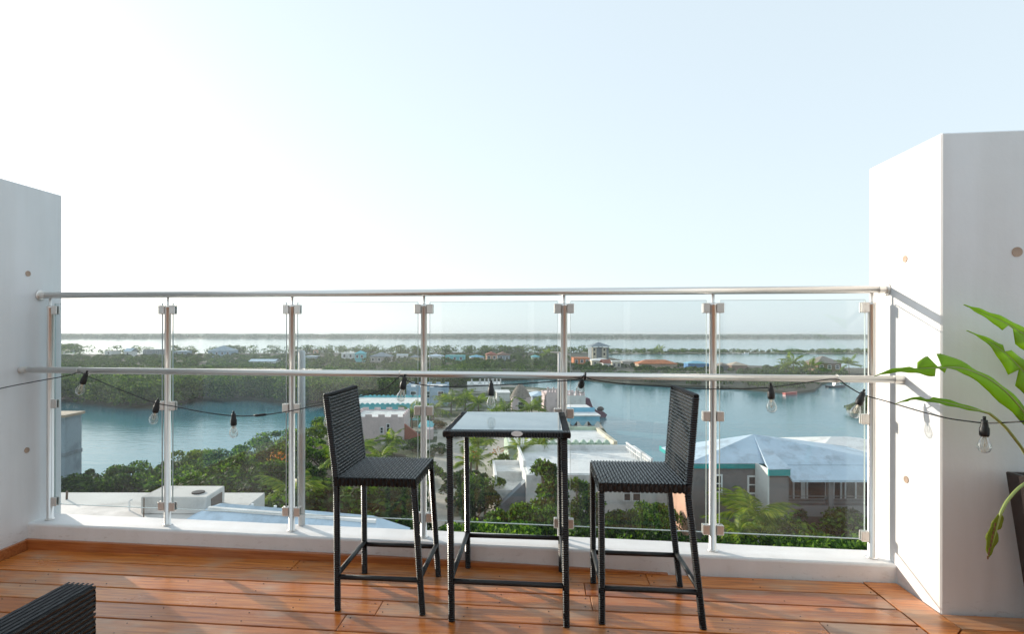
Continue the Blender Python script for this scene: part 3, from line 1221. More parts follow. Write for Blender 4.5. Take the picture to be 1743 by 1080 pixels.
# ------------------------------------------------------------------ foliage prototypes
def leaf_quads(rg, C, R, n, size, flat=.8):
    """n leaf quads on lumpy blobs: C (k,3) centres, R (k,3) radii"""
    k = rg.integers(0, len(C), n)
    d = rg.normal(size=(n, 3))
    d /= np.linalg.norm(d, axis=1)[:, None]
    d[:, 2] = np.where(d[:, 2] < -.45, -d[:, 2], d[:, 2])
    rad = rg.uniform(.62, 1.06, n)[:, None]
    pos = C[k] + d * R[k] * rad
    nr = d + rg.normal(size=(n, 3)) * flat
    nr /= np.linalg.norm(nr, axis=1)[:, None]
    a = np.cross(nr, rg.normal(size=(n, 3)))
    a /= np.linalg.norm(a, axis=1)[:, None] + 1e-9
    b = np.cross(nr, a)
    s = (size * rg.uniform(.55, 1.25, n))[:, None]
    a, b = a * s * .5, b * s * .28
    V = np.stack([pos - a, pos + b - a * .1, pos + a, pos - b - a * .1], 1).reshape(-1, 3)
    Q = np.arange(n * 4).reshape(n, 4)
    return V, Q


def tree_proto(seed, H, W, nblob, nleaf, size, mat, style='round'):
    rg = np.random.default_rng(seed)
    C, R = [], []
    for i in range(nblob):
        a = rg.uniform(0, 2 * math.pi)
        r = W * .5 * math.sqrt(rg.uniform(0, 1)) * .8
        if style == 'tall':
            z = H * rg.uniform(.25, .95)
            r *= (1.05 - .7 * z / H)
            rr_ = W * rg.uniform(.13, .22)
        elif style == 'bush':
            z = H * rg.uniform(.25, .75) * (1 - .4 * (r / (W * .5)) ** 2)
            rr_ = W * rg.uniform(.14, .24)
        else:
            z = H * rg.uniform(.48, .88) * (1 - .22 * (r / (W * .5)) ** 2)
            rr_ = W * rg.uniform(.06, .20)
        C.append((r * math.cos(a), r * math.sin(a), z))
        R.append((rr_, rr_, rr_ * rg.uniform(.6, .85)))
    C, R = np.array(C), np.array(R)
    V, Q = leaf_quads(rg, C, R, nleaf, size)
    V[:, 2] = np.maximum(V[:, 2], .05)
    crown = mesh_np('crown', V, Q, mat)
    m = MB()
    rr_ = random.Random(seed)
    tr = H * .022 + .03
    top = Vector((rr_.uniform(-.1, .1) * W * .3, rr_.uniform(-.1, .1) * W * .3, H * .55))
    m.tube([(0, 0, -.3), (top.x * .3, top.y * .2, H * .22), tuple(top)], [tr * 1.3, tr, tr * .6], 7)
    for i in range(min(nblob, 8)):
        c = Vector(C[i])
        st = Vector((0, 0, H * .2)).lerp(top, rr_.uniform(.1, .8))
        mdp = st.lerp(c, .5) + Vector((0, 0, H * .03))
        m.tube([st, mdp, c], [tr * .5, tr * .36, tr * .12], 5)
    me = bpy.data.meshes.new('trunk')
    me.from_pydata(m.v, [], m.f)
    me.materials.append(M['trunk'])
    return crown, me, H


PROTO = {
    'a': [tree_proto(11 + i, 5.0, 5.4, 24, 4600, .27, M['leaf1']) for i in range(3)],
    'd': [tree_proto(31 + i, 5.0, 5.2, 24, 4600, .27, M['leaf2']) for i in range(3)],
    'y': [tree_proto(51 + i, 4.0, 4.6, 18, 2300, .27, M['leaf3']) for i in range(2)],
    'b': [tree_proto(71 + i, 2.2, 3.2, 11, 1700, .26, M['leaf1'], 'bush') for i in range(3)],
    'k': [tree_proto(81 + i, 2.2, 3.2, 11, 1700, .26, M['leaf2'], 'bush') for i in range(2)],
    't': [tree_proto(91 + i, 6.0, 2.8, 18, 2400, .28, M['leaf1'], 'tall') for i in range(2)],
}
trng = random.Random(77)


def tree(kd, px, py_top, d, label, cat='tree', wide=1.0, group=None, z=GZ):
    p = ground(px, d, z)
    h = zpx(py_top, d) - z
    k2 = kd
    if kd in 'bk' and h > 3.0:          # a shrub this tall is built like a small tree
        k2 = 'a' if kd == 'b' else 'd'
        wide = wide * 3.7 / (5.4 * h / 5.0)
    pr = PROTO[k2][trng.randrange(len(PROTO[k2]))]
    s = h / pr[2]
    nm = {'a': 'broadleaf_tree', 'd': 'mangrove_tree', 'y': 'almond_tree', 'b': 'bush', 'k': 'bush', 't': 'slender_tree'}[kd]
    t = thing(nm, label, cat, p, trng.uniform(0, 6.28), group)
    t.scale = (s * wide, s * wide, s)
    link('trunk', pr[1], t)
    link('crown', pr[0], t)
    return t


def frond_mesh(seed, L, droop, mat):
    rg = random.Random(seed)
    V, Q = [], []
    N = 16
    mid_ = []
    for i in range(N + 1):
        q = i / N
        x = L * (q - .12 * q * q * droop)
        z = L * (.42 * q - (.30 + .42 * droop) * q * q)
        mid_.append(Vector((x, 0, z)))
    for i in range(N):
        a, b = mid_[i], mid_[i + 1]
        w = .018 * L * (1 - i / N) + .004
        k = len(V)
        V += [a + Vector((0, -w, 0)), a + Vector((0, w, 0)), b + Vector((0, w * .9, 0)), b + Vector((0, -w * .9, 0))]
        Q.append((k, k + 1, k + 2, k + 3))
    for i in range(2, N + 1):
        for sub in (0, .5):
            q = (i - sub) / N
            base = mid_[i - 1].lerp(mid_[i], 1 - sub)
            t = (mid_[i] - mid_[i - 1]).normalized()
            ll = L * .34 * (math.sin(min(1, q * 1.12) * math.pi) ** .6 if q < .9 else .45) * rg.uniform(.8, 1.1)
            for s in (-1, 1):
                dr = (Vector((0, s, 0)) * .78 + t * .5 + Vector((0, 0, -.30 - rg.uniform(0, .45) * droop))).normalized()
                tip = base + dr * ll + Vector((0, 0, -.12 * ll))
                w = L * .017
                md = base + dr * ll * .5
                k = len(V)
                V += [base - t * w * .5, md - t * w, tip, md + t * w]
                Q.append((k, k + 1, k + 2, k + 3))
    return mesh_np('frond', [tuple(v) for v in V], Q, mat)


FRONDS = [frond_mesh(i, 2.2, dr, M['frond']) for i, dr in enumerate((.3, .7, 1.0, 1.3))]


def palm(px, py_top, d, label, n=15, size=1.0, z=GZ, group=None):
    p = ground(px, d, z)
    h = max(.8, zpx(py_top, d) - z - .9 * size)
    t = thing('palm_tree', label, 'palm tree', p, trng.uniform(0, 6.28), group)
    bend = trng.uniform(-.06, .06) * h
    m = MB()
    m.tube([(0, 0, -.3), (bend * .3, 0, h * .35), (bend, 0, h * .75), (bend * 1.4, 0, h)], [.17, .13, .11, .10], 8)
    m.build('trunk', M['trunk'], t)
    for i in range(n):
        o = link('frond', FRONDS[trng.randrange(4)], t)
        o.location = (bend * 1.4, 0, h - .02)
        o.rotation_euler = (trng.uniform(-.2, .2), trng.uniform(-.75, .35) if i > 3 else trng.uniform(-1.1, -.7), i * 2.399 + trng.uniform(-.2, .2))
        s = size * trng.uniform(.8, 1.15)
        o.scale = (s, s, s)
    return t


# canopy masses
def canopy(name, px_poly, nz, count, seed, R=(2.0, 3.6), H=(3.2, 5.6), nleaf=110, size=.9, mat='mang', z=GZ, label=''):
    pts = [at_z(a, b, nz) for a, b in px_poly]
    P = np.array([(p.x, p.y) for p in pts])
    rg = np.random.default_rng(seed)
    lo, hi = P.min(0), P.max(0)
    acc = []
    x, y = P[:, 0], P[:, 1]
    x2, y2 = np.roll(x, -1), np.roll(y, -1)
    guard = 0
    while len(acc) < count and guard < 400:
        guard += 1
        q = rg.uniform(lo, hi, (2000, 2))
        ins = np.zeros(len(q), bool)
        for a, b, c, d_ in zip(x, y, x2, y2):
            cond = ((b > q[:, 1]) != (d_ > q[:, 1])) & (q[:, 0] < (c - a) * (q[:, 1] - b) / (d_ - b + 1e-12) + a)
            ins ^= cond
        acc += list(q[ins])
    acc = np.array(acc[:count])
    return acc, rg


def canopy_build(name, acc, rg, R, H, nleaf, size, mat, z, label, fade=False):
    Vs, Qs, off = [], [], 0
    n = len(acc)
    hh = rg.uniform(H[0], H[1], n)
    if fade:
        px_ = CX + FOC * (acc[:, 0] * CT + acc[:, 1] * ST) / (acc[:, 1] * CT - acc[:, 0] * ST)
        hh *= np.interp(px_, [930, 980], [1.0, .6])
        dd = acc[:, 1] * CT - acc[:, 0] * ST
        hh *= np.interp(dd, [140, 190, 250, 320], [1.0, .8, .52, .46])
    rr_ = rg.uniform(R[0], R[1], n)
    rr_ = np.minimum(rr_, hh * .95)
    C = np.column_stack([acc, z + hh - rr_ * .55])
    C2 = np.column_stack([acc + rg.normal(size=(n, 2)) * rr_[:, None] * .5, z + hh * .25])
    RR = np.column_stack([rr_, rr_, rr_ * .62])
    if not fade:
        C = np.vstack([C, C2])
        RR = np.vstack([RR, RR * .9])
    V, Q = leaf_quads(rg, C, RR, nleaf * n, size, .55)
    V[:, 2] = np.maximum(V[:, 2], z - .4)
    me = mesh_np(name, V, Q, M[mat])
    o = link(name, me)
    o['kind'] = 'stuff'
    o['label'] = label
    return o


CAN = [(20, 692), (110, 681), (160, 685), (220, 691), (270, 693), (310, 685), (345, 677), (380, 680), (430, 677), (500, 687), (560, 690), (620, 685), (690, 675), (750, 663), (800, 653), (850, 647), (930, 643), (1000, 646), (1060, 652), (1150, 656), (1240, 659), (1300, 664), (1345, 668),
       (1384, 664), (1398, 652), (1440, 640), (1440, 633), (1340, 630), (1250, 627), (1130, 622), (1060, 619), (1000, 614), (950, 606), (740, 606), (540, 607), (400, 607), (240, 608), (100, 608), (20, 610)]
acc, rg_ = canopy('x', CAN, GZ, 1500, 3)
canopy_build('mangrove_wood', acc, rg_, (2.0, 4.6), (2.4, 5.6), 190, .8, 'mang', GZ, 'green mangrove canopy covering the island across the lagoon', True)
NEAR = [(20, 693), (110, 682), (160, 686), (220, 692), (270, 694), (310, 686), (345, 678), (380, 681), (430, 678), (500, 688), (560, 691), (620, 686), (690, 676), (750, 664), (800, 654), (800, 645), (690, 664), (560, 676), (430, 664), (310, 670), (220, 676), (20, 676)]
acc, rg_ = canopy('x', NEAR, GZ, 380, 5)
canopy_build('mangrove_edge', acc, rg_, (2.2, 3.6), (3.8, 6.0), 330, .62, 'mang', GZ, 'tall dark mangrove edge standing at the water across the lagoon')
FARS = [(20, 604.5), (1000, 602.5), (1000, 600.6), (740, 600.6), (540, 601.6), (240, 603.4), (20, 604.0)]
acc, rg_ = canopy('x', FARS, GZ, 240, 6)
canopy_build('far_wood_edge', acc, rg_, (2.5, 4.5), (3.0, 6.5), 80, 1.3, 'mang', GZ, 'row of trees along the far side of the island')
SPIT = [(1000, 602.4), (1100, 602.0), (1300, 601.0), (1520, 601.4), (1520, 597.5), (1300, 599.8), (1060, 598.5), (995, 599)]
acc, rg_ = canopy('x', SPIT, GZ, 260, 8)
canopy_build('spit_scrub', acc, rg_, (1.8, 3.2), (1.0, 3.0), 60, 1.3, 'mang', GZ, 'low scrub on the thin spit across the far lagoon')
ISLT = [(70, 600), (116, 598.6), (136, 593), (120, 591.6), (70, 591)]
acc, rg_ = canopy('x', ISLT, GZ, 60, 9)
canopy_build('islet_trees', acc, rg_, (2.2, 4.0), (2.5, 5.0), 90, 1.3, 'mang', GZ, 'trees crowding the small far islet')
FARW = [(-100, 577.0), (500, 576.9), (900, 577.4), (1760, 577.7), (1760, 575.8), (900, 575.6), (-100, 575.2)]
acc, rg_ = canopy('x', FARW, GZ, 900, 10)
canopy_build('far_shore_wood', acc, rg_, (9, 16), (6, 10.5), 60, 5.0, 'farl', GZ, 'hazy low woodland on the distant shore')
# the wood goes on behind that edge
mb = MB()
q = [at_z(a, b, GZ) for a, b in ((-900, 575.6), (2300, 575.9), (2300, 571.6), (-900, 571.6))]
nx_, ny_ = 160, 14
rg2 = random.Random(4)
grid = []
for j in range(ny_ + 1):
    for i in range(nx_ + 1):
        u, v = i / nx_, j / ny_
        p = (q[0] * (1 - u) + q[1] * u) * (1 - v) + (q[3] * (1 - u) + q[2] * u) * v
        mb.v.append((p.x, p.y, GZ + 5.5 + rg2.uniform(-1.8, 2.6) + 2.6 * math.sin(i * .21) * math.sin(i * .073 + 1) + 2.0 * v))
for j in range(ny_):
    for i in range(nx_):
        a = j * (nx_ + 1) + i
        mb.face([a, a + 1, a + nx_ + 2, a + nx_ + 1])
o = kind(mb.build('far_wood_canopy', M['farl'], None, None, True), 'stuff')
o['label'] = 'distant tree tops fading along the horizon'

# ------------------------------------------------------------------ buildings
def local(px, d):
    return (px - CX) / FOC * d


def openings(t, wall_mat, rects, y, frame=.09, mullion=True):
    """windows on the wall plane y (facing -y): each a framed pane"""
    for (x0, x1, z0, z1) in rects:
        m = MB()
        f = frame
        m.box(x0 - f, x0, y - .06, y - .002, z0 - f, z1 + f)
        m.box(x1, x1 + f, y - .06, y - .002, z0 - f, z1 + f)
        m.box(x0, x1, y - .06, y - .002, z1, z1 + f)
        m.box(x0, x1, y - .08, y - .002, z0 - f, z0)
        if mullion:
            m.box(x0, x1, y - .045, y - .003, (z0 + z1) / 2 - f * .3, (z0 + z1) / 2 + f * .3)
        w = m.build('window', M['winframe'], t)
        m = MB()
        m.box(x0, x1, y - .025, y - .004, z0, z1)
        m.build('pane', M['win'], w)


def roof_hip(x0, x1, y0, y1, z, rise, ov=.4, ridge=None):
    m = MB()
    X0, X1, Y0, Y1 = x0 - ov, x1 + ov, y0 - ov, y1 + ov
    w, dp = X1 - X0, Y1 - Y0
    k = min(w, dp) / 2
    if w >= dp:
        r0, r1 = (X0 + k, (Y0 + Y1) / 2), (X1 - k, (Y0 + Y1) / 2)
    else:
        r0, r1 = ((X0 + X1) / 2, Y0 + k), ((X0 + X1) / 2, Y1 - k)
    b = [(X0, Y0, z), (X1, Y0, z), (X1, Y1, z), (X0, Y1, z), (*r0, z + rise), (*r1, z + rise)]
    th = .12
    m.v = b + [(p[0], p[1], p[2] - th) for p in b[:4]]
    if w >= dp:
        fs = [(0, 1, 5, 4), (2, 3, 4, 5), (3, 0, 4), (1, 2, 5)]
    else:
        fs = [(0, 1, 4), (1, 2, 5, 4), (2, 3, 5), (3, 0, 4, 5)]
    for f in fs + [(0, 6, 7, 1), (1, 7, 8, 2), (2, 8, 9, 3), (3, 9, 6, 0), (9, 8, 7, 6)]:
        m.face(list(f))
    return m


def house(name, px0, px1, py_wall, d, dep, wall, roof, roofmat, label, cat='house', rise=.25, rz=0.0, wins=2, base=GZ, group=None, storeys=1, extra=None, winpos=None):
    """box house: front wall spans px0..px1 at depth d, wall top at image row py_wall; roof type hip/flat/gable/crenel"""
    x0, x1 = local(px0, d), local(px1, d)
    w = x1 - x0
    c = ground((px0 + px1) / 2, d, base)
    h = zpx(py_wall, d) - base
    t = thing(name, label, cat, c, TH + rz, group)
    m = MB()
    m.box(-w / 2, w / 2, 0, dep, -.3, h)
    m.build('wall', HM[wall], t)
    if roof == 'hip':
        roof_hip(-w / 2, w / 2, 0, dep, h + .1, max(.5, rise * min(w, dep))).build('roof', HM[roofmat], t)
    elif roof == 'gable':
        m = MB()
        ov = .35
        rz_ = h + max(.8, rise * dep)
        m.loft([[(x, -ov, h + .02), (x, dep / 2, rz_), (x, dep + ov, h + .02), (x, dep + ov, h + .16), (x, dep / 2, rz_ + .16), (x, -ov, h + .16)] for x in (-w / 2 - ov, w / 2 + ov)])
        m.build('roof', HM[roofmat], t)
    elif roof == 'flat':
        m = MB()
        m.box(-w / 2 - .15, w / 2 + .15, -.15, dep + .15, h + .003, h + .18)
        m.build('roof', HM[roofmat], t)
    elif roof in ('crenel', 'parapet', 'scallop'):
        pr = []
        th = .22
        m = MB()
        m.box(-w / 2 + th, w / 2 - th, th, dep - th, h, h + .06)
        m.build('roof', HM['white'], t)
        ph = .55
        for (a, b, s) in (((-w / 2, 0), (w / 2, 0), 1), ((-w / 2, dep), (w / 2, dep), 1), ((-w / 2, 0), (-w / 2, dep), 0), ((w / 2, 0), (w / 2, dep), 0)):
            m = MB()
            L = w if s else dep
            n = max(3, int(L / .9))
            for i in range(n):
                u0, u1 = i / n, (i + 1) / n
                hz = ph
                if roof == 'crenel':
                    hz = ph if i % 2 == 0 else ph * .35
                sub = 5 if roof == 'scallop' else 1
                for k in range(sub):
                    v0, v1 = u0 + (u1 - u0) * k / sub, u0 + (u1 - u0) * (k + 1) / sub
                    hh = hz if sub == 1 else ph * (.45 + .55 * math.sin(math.pi * (k + .5) / sub))
                    if s:
                        ya = a[1] - (.0 if a[1] == 0 else th)
                        m.box(a[0] + w * v0, a[0] + w * v1, ya, ya + th, h + .002, h + hh)
                    else:
                        xa = a[0] - (0 if a[0] < 0 else th)
                        m.box(xa, xa + th, th + (dep - 2 * th) * v0, th + (dep - 2 * th) * v1, h + .002, h + hh)
            m.build('parapet', HM[roofmat], t)
    rects = []
    if winpos:
        for (a, b, zz0, zz1) in winpos:
            rects.append((local(a, d) - (x0 + x1) / 2, local(b, d) - (x0 + x1) / 2, zpx(zz1, d) - base, zpx(zz0, d) - base))
    else:
        for sidx in range(storeys):
            zb = h - 2.1 - sidx * 2.9
            if zb < .3:
                continue
            for i in range(wins):
                cxw = -w / 2 + w * (i + .5) / wins
                ww = min(.55, w / wins * .28)
                rects.append((cxw - ww, cxw + ww, zb, zb + 1.3))
    openings(t, None, rects, 0, .10 if d < 150 else .16)
    if extra:
        extra(t, w, dep, h)
    return t


# --- grey house with pale roof, right of the view
d0 = 37.0
gh = thing('grey_house', 'grey two-storey house with pale hipped roof and teal fascia', 'house', ground(1258, d0), TH)
gx = local(1258, d0)
Z = lambda py, d=d0: zpx(py, d) - GZ
X = lambda px, d=d0: local(px, d) - gx
ze = Z(788)
xl, xm, xr = X(1173), X(1299), X(1560, 35)
m = MB()
m.box(xl, xm, 0, 3.6, -.4, ze - .36)
m.build('wall', HM['grey'], gh)
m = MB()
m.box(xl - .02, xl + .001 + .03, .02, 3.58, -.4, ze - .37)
o = m.build('sunlit_side_sheet', HM['peach'], gh)  # thin sheet over the grey wall, warm sunlight put into its colour
m = MB()
m.box(xl - .08, xm + .0, -.10, 0.0, ze - .36, ze)
m.box(xl - .08, xl - .0, 0, 5.6, ze - .36, ze)
m.build('fascia', HM['teal'], gh)
pb0, pb1 = X(1310, 35.3), X(1343, 35.3)
dyb = 35.3 - d0
m = MB()
m.box(pb0, pb1, dyb, 3.6, -.4, ze - .52)
m.build('wall', HM['grey'], gh)
m = MB()
m.box(pb0 - .09, pb1 + .05, dyb - .10, dyb, zpx(798, 35.3) - GZ - .42, zpx(798, 35.3) - GZ)
m.build('fascia', HM['teal'], gh)
m = MB()
m.box(pb0 - .10, pb0 - .003, dyb, -.11, -.4, zpx(798, 35.3) - GZ)
m.build('lit_side_slab', HM['white'], gh)  # white slab, sunlight on the block's left side put into its colour
# right wing: balcony recess behind columns
bw = 1.6
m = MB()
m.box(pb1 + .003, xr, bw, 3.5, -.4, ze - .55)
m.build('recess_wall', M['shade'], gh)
slab = Z(872, 35.6)
m = MB()
m.box(pb1 + .003, xr, -1.4, bw, slab - .28, slab)
m.build('balcony_floor', HM['grey'], gh)
m = MB()
m.box(pb1 + .003, xr, -1.42, -1.30, slab + .003, slab + .42)
m.build('balcony_parapet', HM['grey'], gh)
for zz in (.62, .82, 1.0):
    m = MB()
    m.box(pb1 + .003, xr, -1.38, -1.34, slab + zz, slab + zz + .035)
    m.build('balcony_bar', M['rail2'], gh)
for px in (1411, 1478):
    xx = X(px, 35.8)
    m = MB()
    m.box(xx - .16, xx + .16, -1.46, -1.14, -.4, ze - .55)
    m.build('column', HM['grey'], gh)
for (a, b, mt) in ((1352, 1363, 'win'), (1375, 1404, 'win'), (1420, 1430, 'win'), (1440, 1455, 'win')):
    x0_, x1_ = X(a, 38.6), X(b, 38.6)
    m = MB()
    m.box(x0_ - .1, x0_, bw - .06, bw - .002, slab + .003, slab + 2.15)
    m.box(x1_, x1_ + .1, bw - .06, bw - .002, slab + .003, slab + 2.15)
    m.box(x0_, x1_, bw - .06, bw - .002, slab + 2.05, slab + 2.15)
    w_ = m.build('door', M['winframe'], gh)
    m = MB()
    m.box(x0_, x1_, bw - .03, bw - .004, slab + .01, slab + 2.05)
    m.build('pane', M[mt], w_)
for px in (1364, 1377):
    x0_ = X(px, 38.5)
m = MB()
m.box(X(1363, 38.5) + .12, X(1375, 38.5) - .12, bw - .05, bw - .003, slab + .003, slab + 2.3)
m.build('pier', HM['white2'], gh)
# porch roof: sloping sheet with thick edge
m = MB()
xa, xb_ = pb1 + .06, xr + .3
zhi, zlo = Z(792, 36.1), zpx(817, 35.0) - GZ
m.loft([[(x, -.9, zhi), (x, -2.0, zlo), (x, -2.0, zlo - .14), (x, -.9, zhi - .14)] for x in (xa, xb_)])
m.build('porch_roof', HM['paleroof'], gh)
# main hipped roof
pk = (X(1283, 39.4), 2.4, zpx(739, 39.4) - GZ)
fl, fr_ = (xl - .12, -.14, ze + .004), (pb1 + .1, dyb - .12, zpx(797, 35.3) - GZ)
m = MB()
e1 = (xm, -.14, ze + .004)
e2 = (pb0 - .1, dyb - .12, zpx(798, 35.3) - GZ + .004)
fr2 = (xr + .3, -.88, zhi + .03)
bl, br = (xl - .12, 5.0, ze + .004), (xr + .3, 5.0, zhi + .05)
ridge2 = (X(1475, 46), 6.4, zpx(772, 46.0) - GZ)
m.v = [fl, e1, e2, fr_, (pb1 + .1, -.88, zhi + .03), fr2, br, bl, pk]
for f in ((0, 1, 8), (1, 2, 8), (2, 3, 8), (3, 4, 8), (4, 5, 8), (5, 6, 8), (6, 7, 8), (7, 0, 8)):
    m.face(list(f))
rf = m.build('roof', HM['paleroof'], gh)
sol = rf.modifiers.new('thick', 'SOLIDIFY')
sol.thickness = .06
for px, py, dd, hh in ((1290, 772, 38.9, .5), (1299, 789, 37.3, .45), (1407, 796, 37.6, .45)):
    p = (X(px, dd), dd - d0, zpx(py, dd) - GZ - .05)
    m = MB()
    m.lathe([(.06, 0), (.06, hh), (.085, hh + .01), (.085, hh + .09)], 8, p)
    m.build('vent_pipe', M['winframe'], rf)
openings(gh, None, [(X(1275), X(1289), Z(838), Z(812)), (X(1213), X(1227), Z(836), Z(810))], 0, .11)
m = MB()
m.box(pb0 + .01, pb1 - .01, dyb - .03, dyb - .002, 3.2, 3.35)
m.build('band', HM['concrete'], gh)

house('white_house', 1388, 1570, 777, 50, 8, 'white', 'hip', 'white2', 'low white house whose pale roof shows behind the grey house', rise=.12, wins=3)

# --- near roofs, lower left
d0r = 15.0
cr_ = thing('concrete_roof', 'weathered flat concrete roof below the left end of the railing', 'roof', ground(160, 14.0, -3.9), TH)
m = MB()
bx = local(160, 14.0)
m.box(local(-420, 16) - bx, local(352, 13.2) - bx, -3.6, 2.9, -10.5, .46)
m.build('slab', HM['palecon'], cr_)
m = MB()
m.box(local(-420, 16) - bx, local(352, 13.2) - bx - .5, -1.1, -.98, .463, .52)
m.build('parapet_strip', HM['white2'], cr_)
m = MB()
x0_, x1_ = local(240, 14.9) - bx, local(352, 14.9) - bx
m.box(x0_, x1_, .9, 2.0, .463, .92, .02)
bxo = m.build('roof_box', HM['palecon'], cr_)
m = MB()
xa_ = local(335, 15.2) - bx
m.lathe([(.17, 0), (.17, .03), (.13, .034)], 16, (xa_, 1.3, .921))
m.build('hatch', M['dark'], bxo)
m = MB()
m.box(x1_ + .003, x1_ + .02, 1.15, 1.8, .50, .80)
m.build('opening', M['shade'], bxo)
for px, py, dd, hh, mat, w_ in ((221, 847, 15.2, .26, 'winframe', .025), (245, 851, 14.3, .62, 'trunk', .014), (114, 838, 16.2, .24, 'trunk', .03)):
    p = Vector((local(px, dd) - bx, dd - 14.0, .46))
    m = MB()
    if mat == 'winframe':
        m.tube([p, p + Vector((0, 0, hh)), p + Vector((.03, 0, hh + .03)), p + Vector((.08, 0, hh + .03))], w_, 8)
    else:
        m.tube([p, p + Vector((.01, 0, hh))], w_, 6)
    m.build('roof_pipe', M['winframe'] if mat == 'winframe' else M['trunk'], cr_)

wr = thing('low_white_roof', 'low white hipped roof just below the kerb, left of centre', 'roof', ground(480, 13.5, -4.6), TH)
bx = local(480, 13.5)
A = (local(377, 14.6) - bx, 1.1, zpx(858, 14.6) + 4.6)
B = (local(636, 13.9) - bx, .4, zpx(879, 13.9) + 4.6)
el, er = (local(262, 14.4) - bx, .5, zpx(884, 14.2) + 4.6), (local(672, 13.2) - bx, -.6, zpx(903, 12.9) + 4.6)
bk_l, bk_r = (A[0] - 1.9, A[1] + 1.6, A[2] - .86), (B[0] + .75, B[1] + 1.6, B[2] - .86)
fl_, fr_ = (A[0] - 1.9, A[1] - 1.3, A[2] - .86), (B[0] + .75, B[1] - 1.3, B[2] - .86)
m = MB()
m.v = [A, B, fl_, fr_, bk_r, bk_l]
for f in ((2, 3, 1, 0), (3, 4, 1), (4, 5, 0, 1), (5, 2, 0)):
    m.face(list(f))
rf = m.build('roof', HM['paleroof'], wr)
rf.modifiers.new('thick', 'SOLIDIFY').thickness = .08
m = MB()
for a, b in ((2, 3),):
    pass
pa, pb = Vector(A).lerp(Vector(fl_), .13), Vector(B).lerp(Vector(fr_), .13)
m.loft([[p + Vector((0, -.06, .0)), p + Vector((0, .06, .0)), p + Vector((0, .06, .07)), p + Vector((0, -.06, .07))] for p in (pa, pb)])
m.build('ledge', HM['white2'], wr)
m = MB()
m.box(fl_[0] + .25, fr_[0] - .25, A[1] - 1.1, A[1] + .5, -9.0, min(fl_[2], fr_[2]) - .05)
m.build('wall', HM['white'], wr)
for px, py, dd in ((430, 863, 14.6), (469, 866, 14.4)):
    p = Vector((local(px, dd) - bx, dd - 13.5, zpx(py + 6, dd) + 4.6))
    m = MB()
    m.lathe([(.028, -.1), (.028, .10), (.04, .105), (.04, .15)], 8, p)
    m.build('vent_pipe', M['winframe'], wr)

# --- tall block at the far left
bt = house('blue_grey_block', -160, 110, 712, 42, 1.85, 'bluegrey', 'none', 'tan', 'blue-grey concrete block rising beside the left wall', 'building', wins=0, winpos=[(-40, -20, 730, 752)])
w_, h_ = local(110, 42) - local(-160, 42), zpx(712, 42) - GZ
m = MB()
m.box(-w_ / 2 - .2, w_ / 2 + .22, -.25, 1.95, h_ + .003, h_ + .2)
m.build('roof_edge', HM['tan'], bt)
m = MB()
m.box(-w_ / 2, w_ / 2 + .06, -.07, 1.87, h_ - 3.0, h_ - 2.7)
m.build('band', HM['slate'], bt)

# --- houses on the near shore
house('turquoise_house', 578, 716, 692, 100, 13, 'turq', 'scallop', 'turq', 'flat house with scalloped turquoise parapet and white roof terrace', rise=0, wins=4)
def pink_extra(t, w, dep, h):
    m = MB()
    m.loft([[(w / 2 + .003, y, -.2), (w / 2 + 2.4, y, -.2), (w / 2 + 2.2, y, .6), (w / 2 + .003, y, h * .72)] for y in (.3, 1.0)])
    m.build('stair_wall', HM['redroof'], t)
    m = MB()
    m.box(w / 2 + 2.45, w / 2 + 4.2, .2, 2.2, -.2, 1.5)
    m.build('annex', HM['pink'], t)
house('pink_house', 600, 688, 713, 82, 8, 'pink', 'crenel', 'pink', 'pale pink house with stepped parapet behind the left stool', rise=0, winpos=[(648, 652, 729, 738), (659, 663, 723, 735)], extra=pink_extra)
house('blue_house', 692, 762, 661, 120, 8, 'blue', 'crenel', 'blue', 'light blue castle-like house at the shore behind the fourth post', wins=3)
def castle_extra(t, w, dep, h):
    for i, hh in enumerate((1.6, 1.6, 2.6, 2.6)):
        x = -w / 2 + w * (i + .5) / 4
        m = MB()
        if hh < 2:
            m.loft([[(x - .7, y, h), (x + .7, y, h), (x + .2, y, h + .9), (x + .15, y, h + hh), (x - .15, y, h + hh), (x - .2, y, h + .9)] for y in (.1, .7)])
            m.build('merlon', HM['white2'], t)
        else:
            for dx in (-1.0, 0, 1.0):
                m.box(x + dx - .16, x + dx + .16, .1, .5, h + .003, h + hh - .4)
            m.box(x - 1.25, x + 1.25, 0, .6, h + hh - .4, h + hh)
            m.build('pergola', HM['white2'], t)
house('white_castle_house', 796, 853, 656, 150, 9, 'white', 'flat', 'white2', 'white house with pergola arches on its roof at the far point', wins=4, extra=castle_extra)
def thatch_extra(t, w, dep, h):
    m = MB()
    m.lathe([(w * .60, h - .25), (w * .58, h), (w * .40, h + 1.2), (w * .18, h + 2.2), (w * .05, h + 2.5)], 18, (0, dep / 2, 0))
    m.build('thatched_roof', HM['thatch'], t)
house('thatched_hut', 872, 903, 678, 106, 3.6, 'pink', 'none', 'thatch', 'round-roofed thatched hut with pinkish walls behind the table', 'hut', wins=1, extra=thatch_extra)
def rose_extra(t, w, dep, h):
    for x, ww, hh in ((-w / 2 + 1.05, 1.05, 1.5), (w / 2 - 2.0, 2.0, .9)):
        m = MB()
        m.box(x - ww, x + ww, -.5, 3.0, -.2, h + hh - .6)
        tw = m.build('tower', HM['white' if ww > 1.5 else 'pink'], t)
        for k in range(4):
            u = x - ww + 2 * ww * (k + .5) / 4
            m = MB()
            m.box(u - ww * .16, u + ww * .16, -.5, -.2, h + hh - .597, h + hh + (.1 if k % 2 else .35))
            m.build('merlon', HM['pink'], tw)
